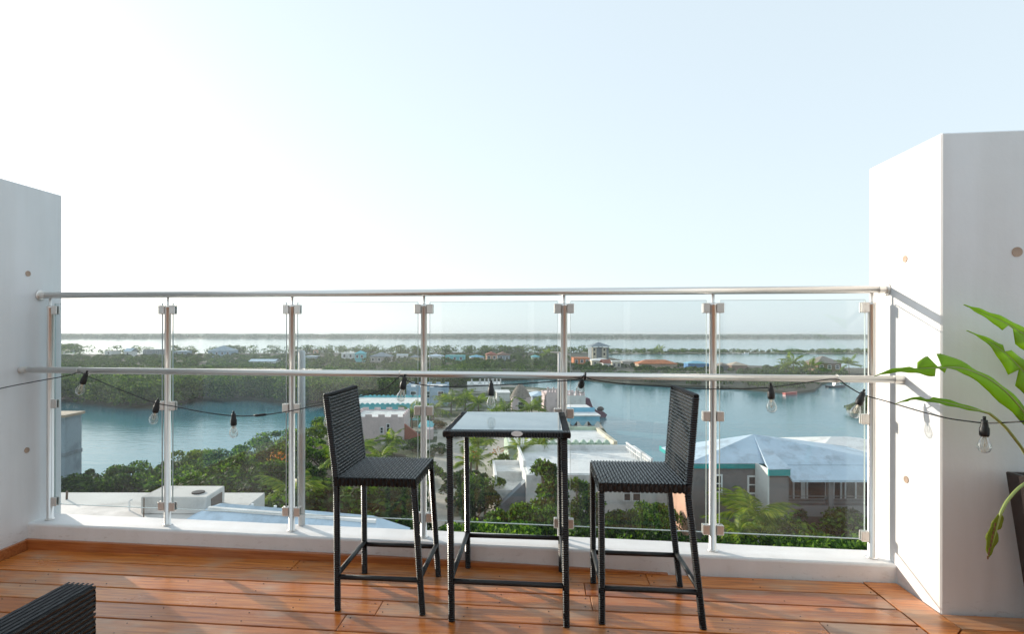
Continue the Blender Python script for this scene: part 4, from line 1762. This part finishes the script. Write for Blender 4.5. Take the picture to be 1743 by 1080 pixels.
house('castle_house', 930, 996, 676, 104, 7, 'pink', 'crenel', 'pink', 'pink and white castle-like house with turrets by the water', winpos=[(970, 975, 688, 697), (980, 988, 686, 697)], extra=rose_extra)
jt = thing('ruined_sea_wall', 'dark purplish wedge-shaped sea wall jutting into the lagoon', 'sea wall', ground(996, 108, WZ), TH)
m = MB()
prof = [(-.2, 0), (4.0, 0), (4.3, .5), (3.7, 1.0), (2.4, 1.2), (1.5, 2.0), (.9, 3.6), (-.5, 3.7)]
m.loft([[(x, y, z) for x, z in prof] for y in (0, .4, 1.6, 2.0)])
m.build('wall', HM['purple'], jt)
m = MB()
m.lathe([(.3, 0), (.62, .15), (.7, .45), (.4, .8), (.05, .9)], 9, (3.2, .9, 1.1))
m.build('boulder', M['rock'], jt)
def wave_extra(t, w, dep, h):
    for y, zz in ((-.03, 0), (dep * .5, .9)):
        m = MB()
        n_ = 24
        top = [(-w / 2 + w * i / n_, h + zz + .05) for i in range(n_ + 1)]
        for i in range(n_):
            x0_, x1_ = -w / 2 + w * i / n_, -w / 2 + w * (i + 1) / n_
            za, zb_ = .35 * math.sin(i * .9), .35 * math.sin((i + 1) * .9)
            m.loft([[(x0_, y - .05, h + zz - 1.1 + za), (x0_, y + .02, h + zz - 1.1 + za), (x0_, y + .02, h + zz), (x0_, y - .05, h + zz)],
                    [(x1_, y - .05, h + zz - 1.1 + zb_), (x1_, y + .02, h + zz - 1.1 + zb_), (x1_, y + .02, h + zz), (x1_, y - .05, h + zz)]])
        m.build('wave_band', HM['sky'], t)
    m = MB()
    m.box(-w / 2 + .3, w / 2 - .6, dep * .5, dep, h, h + .9)
    m.build('upper_wall', HM['white2'], t)
house('pale_blue_cottage', 907, 930, 675, 120, 6, 'bluegrey', 'hip', 'paleroof', 'pale blue cottage behind palms right of the thatched hut', wins=2, rise=.2)
house('white_cottage', 846, 868, 670, 128, 6, 'white', 'flat', 'white2', 'small white cottage left of the thatched hut', wins=2)
house('teal_kiosk', 716, 733, 728, 88, 4, 'turq', 'hip', 'turq', 'little teal kiosk right behind the fourth post', 'kiosk', wins=1, rise=.2)
house('wave_house', 962, 1021, 709, 86, 7, 'white', 'flat', 'white2', 'small white house with blue wave-shaped bands by the water', wins=2, extra=wave_extra)

# cream terrace building with low walls
t = thing('cream_terrace_house', 'cream flat-roofed house with pale green walls right of the table', 'house', ground(960, 61.5), TH)
bx = local(960, 61.5)
zr_ = zpx(758, 61.5) - GZ
x0_, x1_ = local(866, 61.5) - bx, local(1049, 61.5) - bx
m = MB()
m.box(x0_, x1_, 0, 9.0, -.3, zr_)
m.build('wall', HM['palegreen'], t)
m = MB()
m.box(x0_ + .2, x1_ - .3, .2, 8.8, zr_ + .003, zr_ + .10)
m.build('roof', HM['white2'], t)
m = MB()
m.box(x1_ - .3, x1_ + .12, -.1, 9.1, zr_ - .5, zr_ + .42)
m.build('parapet', HM['cream'], t)
m = MB()
m.box(x0_ + 3.5, x1_ - .3, 8.8, 9.1, zr_, zr_ + .5)
m.build('parapet', HM['palegreen'], t)
m = MB()
for i in range(9):
    xx = x0_ + 4.0 + i * .85
    if xx < x1_ - .6:
        m.lathe([(.42, 0), (.42, .22), (.2, .5), (.05, .6)], 8, (xx, .1, zr_))
m.build('scalloped_edge', HM['palegreen'], t)
openings(t, None, [(local(a, 61.5) - bx - .25, local(a, 61.5) - bx + .25, zr_ - 1.1, zr_ - .4) for a in (985, 1013)], 0, .06, False)

# near white stepped house
t = thing('white_stepped_house', 'large white stepped house with roof terraces below the table', 'house', ground(985, 45), TH)
bx = local(985, 45)
zB = zpx(809, 45) - GZ
xb0, xb1 = local(896, 45) - bx, local(1136, 45) - bx
m = MB()
m.box(xb0, xb1, 0, 9.3, -.4, zB)
m.build('wall', HM['white'], t)
m = MB()
m.box(xb0 + .2, xb1 - .25, .25, 9.1, zB + .003, zB + .08)
m.build('roof', HM['white2'], t)
for (a, b, c, e) in ((xb0, xb0 + .2, 2.6, 9.3), (xb1 - .22, xb1, 3.5, 9.3), (xb0, xb1, 9.1, 9.32)):
    m = MB()
    m.box(a, b, c, e, zB + .002, zB + .55)
    m.build('parapet', HM['white2'], t)
m = MB()
for i in range(9):
    y = 4.2 + i * .55
    m.box(xb1 - .9, xb1 - .8, y, y + .1, zB + .1, zB + .85)
m.box(xb1 - .92, xb1 - .78, 4.1, 8.8, zB + .85, zB + .95)
m.box(xb1 - .92, xb1 - .78, 4.1, 8.8, zB + .45, zB + .52)
m.build('fence', HM['white2'], t)
xa0, xa1 = local(842, 49) - bx, xb0 - .003
zA = zpx(797, 49.5) - GZ
m = MB()
m.box(xa0, xa1 + .5, 4.4, 7.0, -.4, zA - .3)
m.box(xa0, xa1 + 1.3, 1.6, 4.4, -.4, zA - 1.15)
m.build('wing', HM['white'], t)
m = MB()
m.box(xa0 - .06, xa0 + .12, 1.5, 7.0, zA - 1.2, zA + .1)
m.box(xa0, xa1 + .45, 6.8, 7.05, zA - .3, zA + .1)
m.build('parapet', HM['white2'], t)
for px, dd, hh in ((901, 48.5, 1.1), (909, 46.6, 1.2)):
    xx = local(px, dd) - bx
    m = MB()
    m.box(xx - .2, xx + .2, dd - 45 - .2, dd - 45 + .2, zA - 2.5, zA + .15)
    m.box(xx - .27, xx + .27, dd - 45 - .27, dd - 45 + .27, zA + .153, zA + .24)
    m.build('pillar', HM['cream'], t)
m = MB()
m.loft([[(xb0 - 2.0, y, -.3), (xb0 - .02, y, -.3), (xb0 - .02, y, zB - .7), (xb0 - 2.0, y, zB - 2.6)] for y in (.5, 1.5)])
m.build('stair_roof', HM['slate'], t)
openings(t, None, [(local(1063, 45) - bx, local(1073, 45) - bx, zpx(852, 45) - GZ, zpx(828, 45) - GZ), (local(1078, 45) - bx, local(1090, 45) - bx, zpx(852, 45) - GZ, zpx(828, 45) - GZ)], 0, .08)

# --- houses on the island
FH = [
    ('hip_roof_house', 355, 392, 599, 350, 14, 'blue', 'hip', 'bluegrey', 'blue hipped-roof house among trees right of the second post', .25, 4),
    ('flat_roof_house', 243, 271, 597, 360, 11, 'slate', 'flat', 'slate', 'dark flat-roofed house just left of the second post', 0, 3),
    ('small_gable_house', 211, 223, 600, 340, 6, 'white', 'gable', 'paleroof', 'tiny white gabled house among trees left of the second post', .3, 1),
    ('pale_house', 296, 316, 599.5, 345, 9, 'bluegrey', 'flat', 'paleroof', 'pale blue-grey box house just right of the second post', 0, 2),
    ('small_white_house', 178, 192, 599, 380, 8, 'white', 'flat', 'concrete', 'small pale house in the trees far left', 0, 1),
    ('long_shed', 424, 468, 616.5, 262, 7, 'white', 'gable', 'paleroof', 'long low white shed left of the third post', .12, 0),
    ('white_two_storey_house', 581, 602, 602, 300, 8, 'white', 'flat', 'white2', 'white two-storey box house above the left stool', 0, 2),
    ('turquoise_roof_house', 604, 620, 603, 295, 7, 'turq', 'hip', 'turq', 'turquoise hipped house beside the white box house', .3, 2),
    ('grey_roof_house', 629, 662, 608, 290, 10, 'concrete', 'hip', 'slate', 'grey hipped-roof house in trees above the pink house', .22, 3),
    ('tan_lookout', 533, 540, 597, 380, 3, 'peach', 'flat', 'tan', 'small tan tower on the skyline right of the third post', 0, 1),
    ('low_blue_house', 519, 538, 608, 300, 7, 'bluegrey', 'flat', 'paleroof', 'low pale blue house right of the white pipe', 0, 2),
    ('white_villa', 675, 694, 605, 310, 8, 'white', 'flat', 'paleroof', 'white villa left of the fourth post', 0, 2),
    ('yellow_house', 698, 710, 609, 290, 6, 'yellow', 'hip', 'slate', 'small yellowish house touching the fourth post', .3, 1),
    ('white_row_house', 730, 756, 607, 305, 8, 'white', 'hip', 'paleroof', 'white row house right of the fourth post', .12, 3),
    ('turquoise_villa', 758, 790, 606.5, 295, 8, 'turq', 'flat', 'turq', 'turquoise villa between the white row and pink house', 0, 3),
    ('blue_roof_bungalow', 801, 824, 608.5, 300, 7, 'white', 'hip', 'sky', 'white bungalow with blue roof left of the pink house', .15, 2),
    ('pink_villa', 828, 846, 604.5, 285, 10, 'peach', 'hip', 'redroof', 'peach villa with brown hipped roof in the middle distance', .25, 2),
    ('brown_roof_house', 848, 868, 605, 292, 9, 'bluegrey', 'hip', 'brown', 'bluish house with brown roof behind the peach villa', .25, 2),
    ('green_house', 905, 918, 608, 290, 6, 'palegreen', 'hip', 'turq', 'small green house half hidden in trees left of the fifth post', .2, 1),
    ('orange_house', 977, 1004, 610, 275, 9, 'orange', 'flat', 'orange', 'bright orange house right of the fifth post', 0, 3),
    ('cream_villa', 1008, 1040, 614, 262, 8, 'cream', 'hip', 'white2', 'cream villa right of the orange house', .12, 3),
    ('red_roof_cottage', 1027, 1040, 618.5, 250, 5, 'white', 'gable', 'redroof', 'tiny red-roofed cottage in front of the cream villa', .3, 1),
    ('cream_cottage', 1042, 1057, 616, 255, 6, 'cream', 'flat', 'white2', 'cream box cottage above the right stool', 0, 2),
    ('grey_cottage', 1060, 1085, 616, 262, 7, 'concrete', 'hip', 'concrete', 'long grey cottage beside the orange-roofed row', .12, 3),
    ('orange_roof_row', 1088, 1152, 619.5, 245, 8, 'tan', 'hip', 'orange', 'long tan row house with orange tiled roof', .2, 6),
    ('blue_boat_shed', 1172, 1206, 619, 245, 7, 'deepblue', 'hip', 'sky', 'bright blue shed left of the sixth post', .14, 3),
    ('brown_lodge', 1246, 1272, 622, 232, 7, 'brown', 'hip', 'tan', 'brown lodge right of the sixth post', .2, 2),
    ('grey_lodge', 1226, 1243, 622.5, 236, 6, 'slate', 'hip', 'thatch', 'grey lodge next to the sixth post', .25, 1),
    ('thatched_lodge', 1392, 1432, 618, 215, 9, 'brown', 'hip', 'thatch', 'thatched waterside lodge near the right end of the glass', .3, 3),
]
for (nm, a, b, pw, d, dep, wl_, rt, rm, lab, rise, nw) in FH:
    house(nm, a, b, pw, d, dep, wl_, rt, rm, lab, rise=rise, wins=nw, group='houses on the island', rz=trng.uniform(-.12, .12), storeys=2)
# dark-roofed house with two cream towers
def twin_extra(t, w, dep, h):
    for x in (-w * .36, w * .22):
        m = MB()
        m.box(x - w * .12, x + w * .12, -1.2, .6, -.2, h + .2)
        tw = m.build('tower', HM['cream'], t)
        for zz in (h - 1.6, h - 4.0):
            m = MB()
            m.box(x - w * .05, x + w * .05, -1.26, -1.202, zz, zz + 1.2)
            m.build('window', M['win'], tw)
    roof_hip(-w * .5, w * .5, -1.3, dep, h + .8, 2.2, .9).build('roof', HM['slate'], t)
    for x in (-w * .45, -w * .1, w * .1, w * .45):
        m = MB()
        m.box(x - .25, x + .25, -1.0, -.5, h + .2, h + .8)
        m.build('gallery_post', HM['slate'], t)
house('twin_tower_house', 1007, 1036, 592, 300, 9, 'slate', 'none', 'slate', 'tall dark-roofed house with two cream towers on the skyline', wins=0, extra=twin_extra)

# --- boats
def boat(px, d, L, mat, label, rz=0.0, cabin=True, mast=False):
    p = ground(px, d, WZ)
    t = thing('motor_boat', label, 'boat', p, TH + rz, 'boats moored in the lagoon')
    m = MB()
    n_ = 10
    rings = []
    for i in range(n_ + 1):
        q = i / n_
        bm = L * .15 * (1 - max(0, (q - .55) / .45) ** 2.2) + .02
        sh = .55 + .35 * q * q
        x = -L / 2 + L * q
        rings.append([(x, -bm, sh), (x, -bm * .75, -.15), (x, 0, -.3), (x, bm * .75, -.15), (x, bm, sh)])
    m.loft(rings)
    m.build('hull', M[mat], t)
    if cabin:
        m = MB()
        m.loft([[(-L * .15, y, .5), (L * .2, y, .55), (L * .1, y, 1.35), (-L * .12, y, 1.35)] for y in (-L * .09, L * .09)])
        c = m.build('cabin', M['boatw'], t)
        m = MB()
        m.box(-L * .10, L * .08, -L * .093, L * .093, .92, 1.18)
        m.build('window', M['win'], c)
    if mast:
        m = MB()
        m.tube([(0, 0, .5), (0, 0, L * 1.1)], .05, 6)
        m.build('mast', M['boatw'], t)
    return t


boat(1322, 222, 8.5, 'boatw', 'long white motor boat moored at the far dock', .1)
boat(1368, 218, 6.5, 'boatw', 'white motor boat nearer the thatched lodge', -.1)
boat(1424, 168, 6.2, 'boatd', 'dark motor boat with pale cabin near the right end', .15)
boat(1346, 148, 4.0, 'boatr', 'small red boat on the water below the hand rail', .2, False)
boat(1269, 430, 5.5, 'boatw', 'tiny white boat off the far spit', 0.0, True)
# floating green patch of mangrove at the right end of the glass
land('shore_patch', [(1440, 690), (1452, 700), (1500, 704), (1560, 702), (1560, 684), (1470, 682)], 'green shore patch at the right end of the glass')
acc, rg_ = canopy('x', [(1442, 691), (1454, 700), (1540, 703), (1540, 686), (1470, 684)], GZ, 30, 21)
canopy_build('shore_scrub', acc, rg_, (.8, 1.6), (.8, 1.8), 260, .4, 'mang', GZ, 'low green scrub on the shore patch at right')

# ------------------------------------------------------------------ trees and palms, near shore
def describe(px, d, size, rest):
    return size + ' ' + rest


LEFT = [('d', 118, 806, 40, 1.1), ('d', 166, 790, 47, 1.0), ('k', 203, 806, 44, 1.3), ('a', 240, 781, 50, 1.1), ('a', 268, 790, 46, 1.1), ('d', 300, 775, 48, 1.1), ('y', 338, 752, 55, 1.15), ('a', 332, 782, 44, 1.2), ('a', 384, 764, 50, 1.15),
        ('a', 416, 770, 46, 1.1), ('a', 448, 742, 55, 1.1), ('a', 476, 728, 60, 1.1), ('d', 460, 782, 42, 1.2), ('y', 530, 714, 70, 1.1), ('a', 562, 704, 76, 1.1), ('a', 548, 742, 58, 1.2), ('d', 505, 770, 48, 1.2), ('d', 380, 806, 38, 1.3),
        ('d', 310, 812, 37, 1.2), ('d', 430, 815, 35, 1.3), ('d', 545, 812, 36, 1.2), ('d', 615, 822, 34, 1.2), ('d', 660, 818, 36, 1.1), ('d', 500, 830, 30, 1.2), ('d', 580, 850, 28, 1.2)]
LL = ['dark tree at the left wall corner', 'dark round tree against the lagoon left of the second post', 'low dark bush left of the second post', 'green tree with lit crown just left of the second post', 'green tree behind the second post',
      'dark tree right of the second post', 'loose pale tree rising above the others right of second post', 'green tree below the loose pale tree', 'green tree under the third bulb', 'green tree between the third bulb and the connector',
      'green tree below the wire connector', 'tall green tree left of the third post', 'dark tree filling the slope left of the third post', 'yellow-green tree right of the white pipe', 'green tree beside the left stool back', 'green tree behind the left stool back',
      'dark tree behind the third post', 'dark tree above the concrete roof box', 'dark tree behind the concrete roof box', 'dark tree above the low white roof', 'dark tree under the left stool seat', 'dark tree right under the left stool seat',
      'dark tree between the stool and the fourth post', 'dark low tree right of the third post', 'dark low tree below the left stool']
for (kd, px, pt, d, w), lb in zip(LEFT, LL):
    tree(kd, px, pt, d, lb, wide=w, group='trees on the near slope', cat='bush' if kd in 'bk' else 'tree')
PALMS = [(588, 762, 47, 'palm with pale drooping fronds left of the left stool', 1.3, 15), (648, 764, 56, 'dark palm behind the left stool seat', 1.2, 15), (612, 748, 64, 'palm in front of the pink house', 1.2, 14),
         (500, 818, 33, 'drooping palm by the third post clamp', 1.1, 13), (702, 692, 92, 'palm in front of the turquoise house', 1.4, 14), (684, 812, 38, 'spiky palm right of the left stool seat', 1.1, 14),
         (738, 684, 100, 'palm cluster right of the fourth post', 1.6, 15), (768, 672, 108, 'tall palm between blue house and table', 1.7, 15), (792, 668, 112, 'palm left of the sixth bulb', 1.7, 14), (815, 676, 104, 'palm beside the sixth bulb', 1.5, 14),
         (842, 694, 92, 'small palm under the sixth bulb', 1.2, 12), (906, 684, 96, 'dark palm in front of the thatched hut', 1.5, 15), (862, 688, 98, 'palm left of the thatched hut', 1.3, 12),
         (914, 738, 56, 'palm standing before the pale green wall under the table', 1.3, 13), (888, 752, 54, 'low palm at the left of the green wall', 1.0, 11), (812, 742, 62, 'yellowish palm under the left end of the table', 1.2, 14),
         (800, 770, 54, 'palm below the table left legs', 1.1, 13), (1285, 850, 33, 'bright sunlit palm in front of the grey house', 1.35, 18), (1260, 885, 31, 'low palm spreading at the foot of the grey house', .9, 12), (668, 738, 72, 'palm at the red stair wall of the pink house', 1.1, 12)]
for px, pt, d, lb, s, n in PALMS:
    palm(px, pt, d, lb, n, s, group='palms among the houses')
MIDB = [('k', 748, 712, 92, 1.2, 'dark bush on the sand right of the fourth post'), ('k', 772, 722, 84, 1.1, 'bush left of the table corner'), ('b', 716, 738, 78, 1.2, 'green bush behind the fourth post'), ('k', 702, 748, 74, 1.2, 'dark bush beside the red stair wall'),
        ('k', 748, 752, 72, 1.0, 'small round dark bush on the sand'), ('b', 727, 782, 58, 1.0, 'green bush beside the sandy road'), ('k', 800, 716, 90, 1.2, 'bush behind the left table corner'),
        ('b', 838, 712, 92, 1.3, 'green bush behind the table back edge'), ('b', 868, 715, 88, 1.1, 'bush at the foot of the thatched hut'), ('k', 786, 792, 50, 1.4, 'dark shrub under the table left side'), ('k', 806, 818, 43, 1.3, 'dark shrub beside the sandy yard'),
        ('b', 826, 800, 47, 1.1, 'flowering shrub left of the yard'), ('b', 864, 770, 55, 1.0, 'shrub with red flowers on the terrace wing'), ('b', 880, 776, 55, .9, 'shrub on the terrace by the cream pillar'),
        ('t', 932, 786, 37, 1.0, 'tall leafy tree between the table legs'), ('t', 948, 812, 36, 1.0, 'slender tree behind the table right leg'), ('b', 880, 850, 33, 1.3, 'bright green bush under the table'), ('b', 850, 866, 31, 1.3, 'green bush low between the table legs'),
        ('b', 920, 848, 33, 1.2, 'green bush right under the table'), ('b', 905, 880, 29, 1.4, 'low green bush behind the table foot rail'), ('b', 800, 876, 30, 1.4, 'green bush left under the table'), ('k', 770, 890, 28, 1.4, 'dark bush between stool and table'),
        ('t', 990, 818, 37, 1.0, 'tree between the table and the right stool'), ('t', 1006, 838, 36, 1.1, 'dark tree left of the right stool leg'), ('k', 1040, 862, 34, 1.3, 'dark bush under the right stool'), ('b', 1075, 858, 34, 1.2, 'green bush below the right stool seat'),
        ('a', 1112, 846, 38, .8, 'small tree before the white wall under the right stool'), ('k', 1105, 880, 31, 1.4, 'low dark bush under the right stool legs'), ('k', 965, 878, 30, 1.4, 'dark bush behind the table right leg'), ('b', 1060, 898, 27, 1.1, 'yellowish low bush at the kerb under right stool'),
        ('b', 694, 872, 31, 1.3, 'bright bush just over the kerb by the stool leg'), ('b', 660, 876, 30, 1.2, 'bright bush at the end of the low white roof'), ('a', 1372, 872, 31, 1.0, 'tree in front of the grey house balcony'), ('d', 1420, 850, 34, 1.0, 'dark tree hiding the balcony column'),
        ('a', 1462, 872, 31, 1.1, 'lit tree at the right end of the glass'), ('b', 1330, 902, 29, 1.4, 'dark bush right of the sunlit palm'), ('b', 1240, 898, 30, 1.2, 'bush left of the sunlit palm'), ('b', 1400, 908, 27, 1.4, 'low bush at the kerb near the right end'), ('k', 1180, 905, 29, 1.4, 'dark bush left of the sixth post foot'),
        ('b', 1470, 905, 27, 1.3, 'low bush in the right corner beyond the kerb'), ('d', 1344, 634, 190, 1.5, 'dark waterside tree left of the thatched lodge'), ('d', 640, 668, 126, 1.2, 'tree on the spit left of the blue house'), ('k', 860, 902, 26, 1.5, 'dark bush at the kerb behind the table'), ('k', 1000, 905, 26, 1.5, 'dark bush at the kerb left of right stool')]
for kd, px, pt, d, w, lb in MIDB:
    tree(kd, px, pt, d, lb, 'bush' if kd in 'bk' else 'tree', w, 'shrubs and trees among the houses')
for px, pt, d, lb, s in ((1352, 608, 190, 'tall pale palm left of the thatched lodge', 2.2), (1338, 616, 192, 'shorter palm left of the thatched lodge', 1.9), (1446, 611, 205, 'palm right of the thatched lodge', 2.2), (1380, 617, 190, 'palm before the thatched lodge', 2.0), (1122, 591, 430, 'lone palm on the far spit', 3.0), (930, 596, 320, 'tall palm on the island left of the fifth post', 2.4)):
    palm(px, pt, d, lb, 14, s, group='palms across the lagoon')
# flowers
def flowers(px, py, d, n_, seed, label):
    p = at_d(px, py, d)
    rg = np.random.default_rng(seed)
    V, Q = leaf_quads(rg, np.array([[0, 0, 0.]]), np.array([[1.0, .8, .6]]), n_, .22)
    o = link('flower_cluster', mesh_np('flower_cluster', V, Q, M['flower']))
    o.location = p
    tag(o, label, 'flowers')


flowers(473, 782, 47, 60, 1, 'orange flowers in the trees left of the third post')
flowers(851, 772, 54, 50, 2, 'red flowers on the shrub left of the cream pillar')
flowers(801, 776, 53, 40, 3, 'yellow-orange flowers below the table')

# ------------------------------------------------------------------ air
mb = MB()
mb.box(-2950, 2950, -350, 2950, WZ - 1.6, 3.2)
t = NT('haze_air')
t.n.remove(t.b)
pv = t.new('ShaderNodeVolumePrincipled')
pv.inputs['Color'].default_value = (.88, .94, .97, 1)
pv.inputs['Density'].default_value = .00030
pv.inputs['Anisotropy'].default_value = .2
t.l.new(pv.outputs[0], t.out.inputs['Volume'])
hz = kind(mb.build('haze', t.m), 'stuff')
hz['label'] = 'thin pale sea haze over the lagoon'
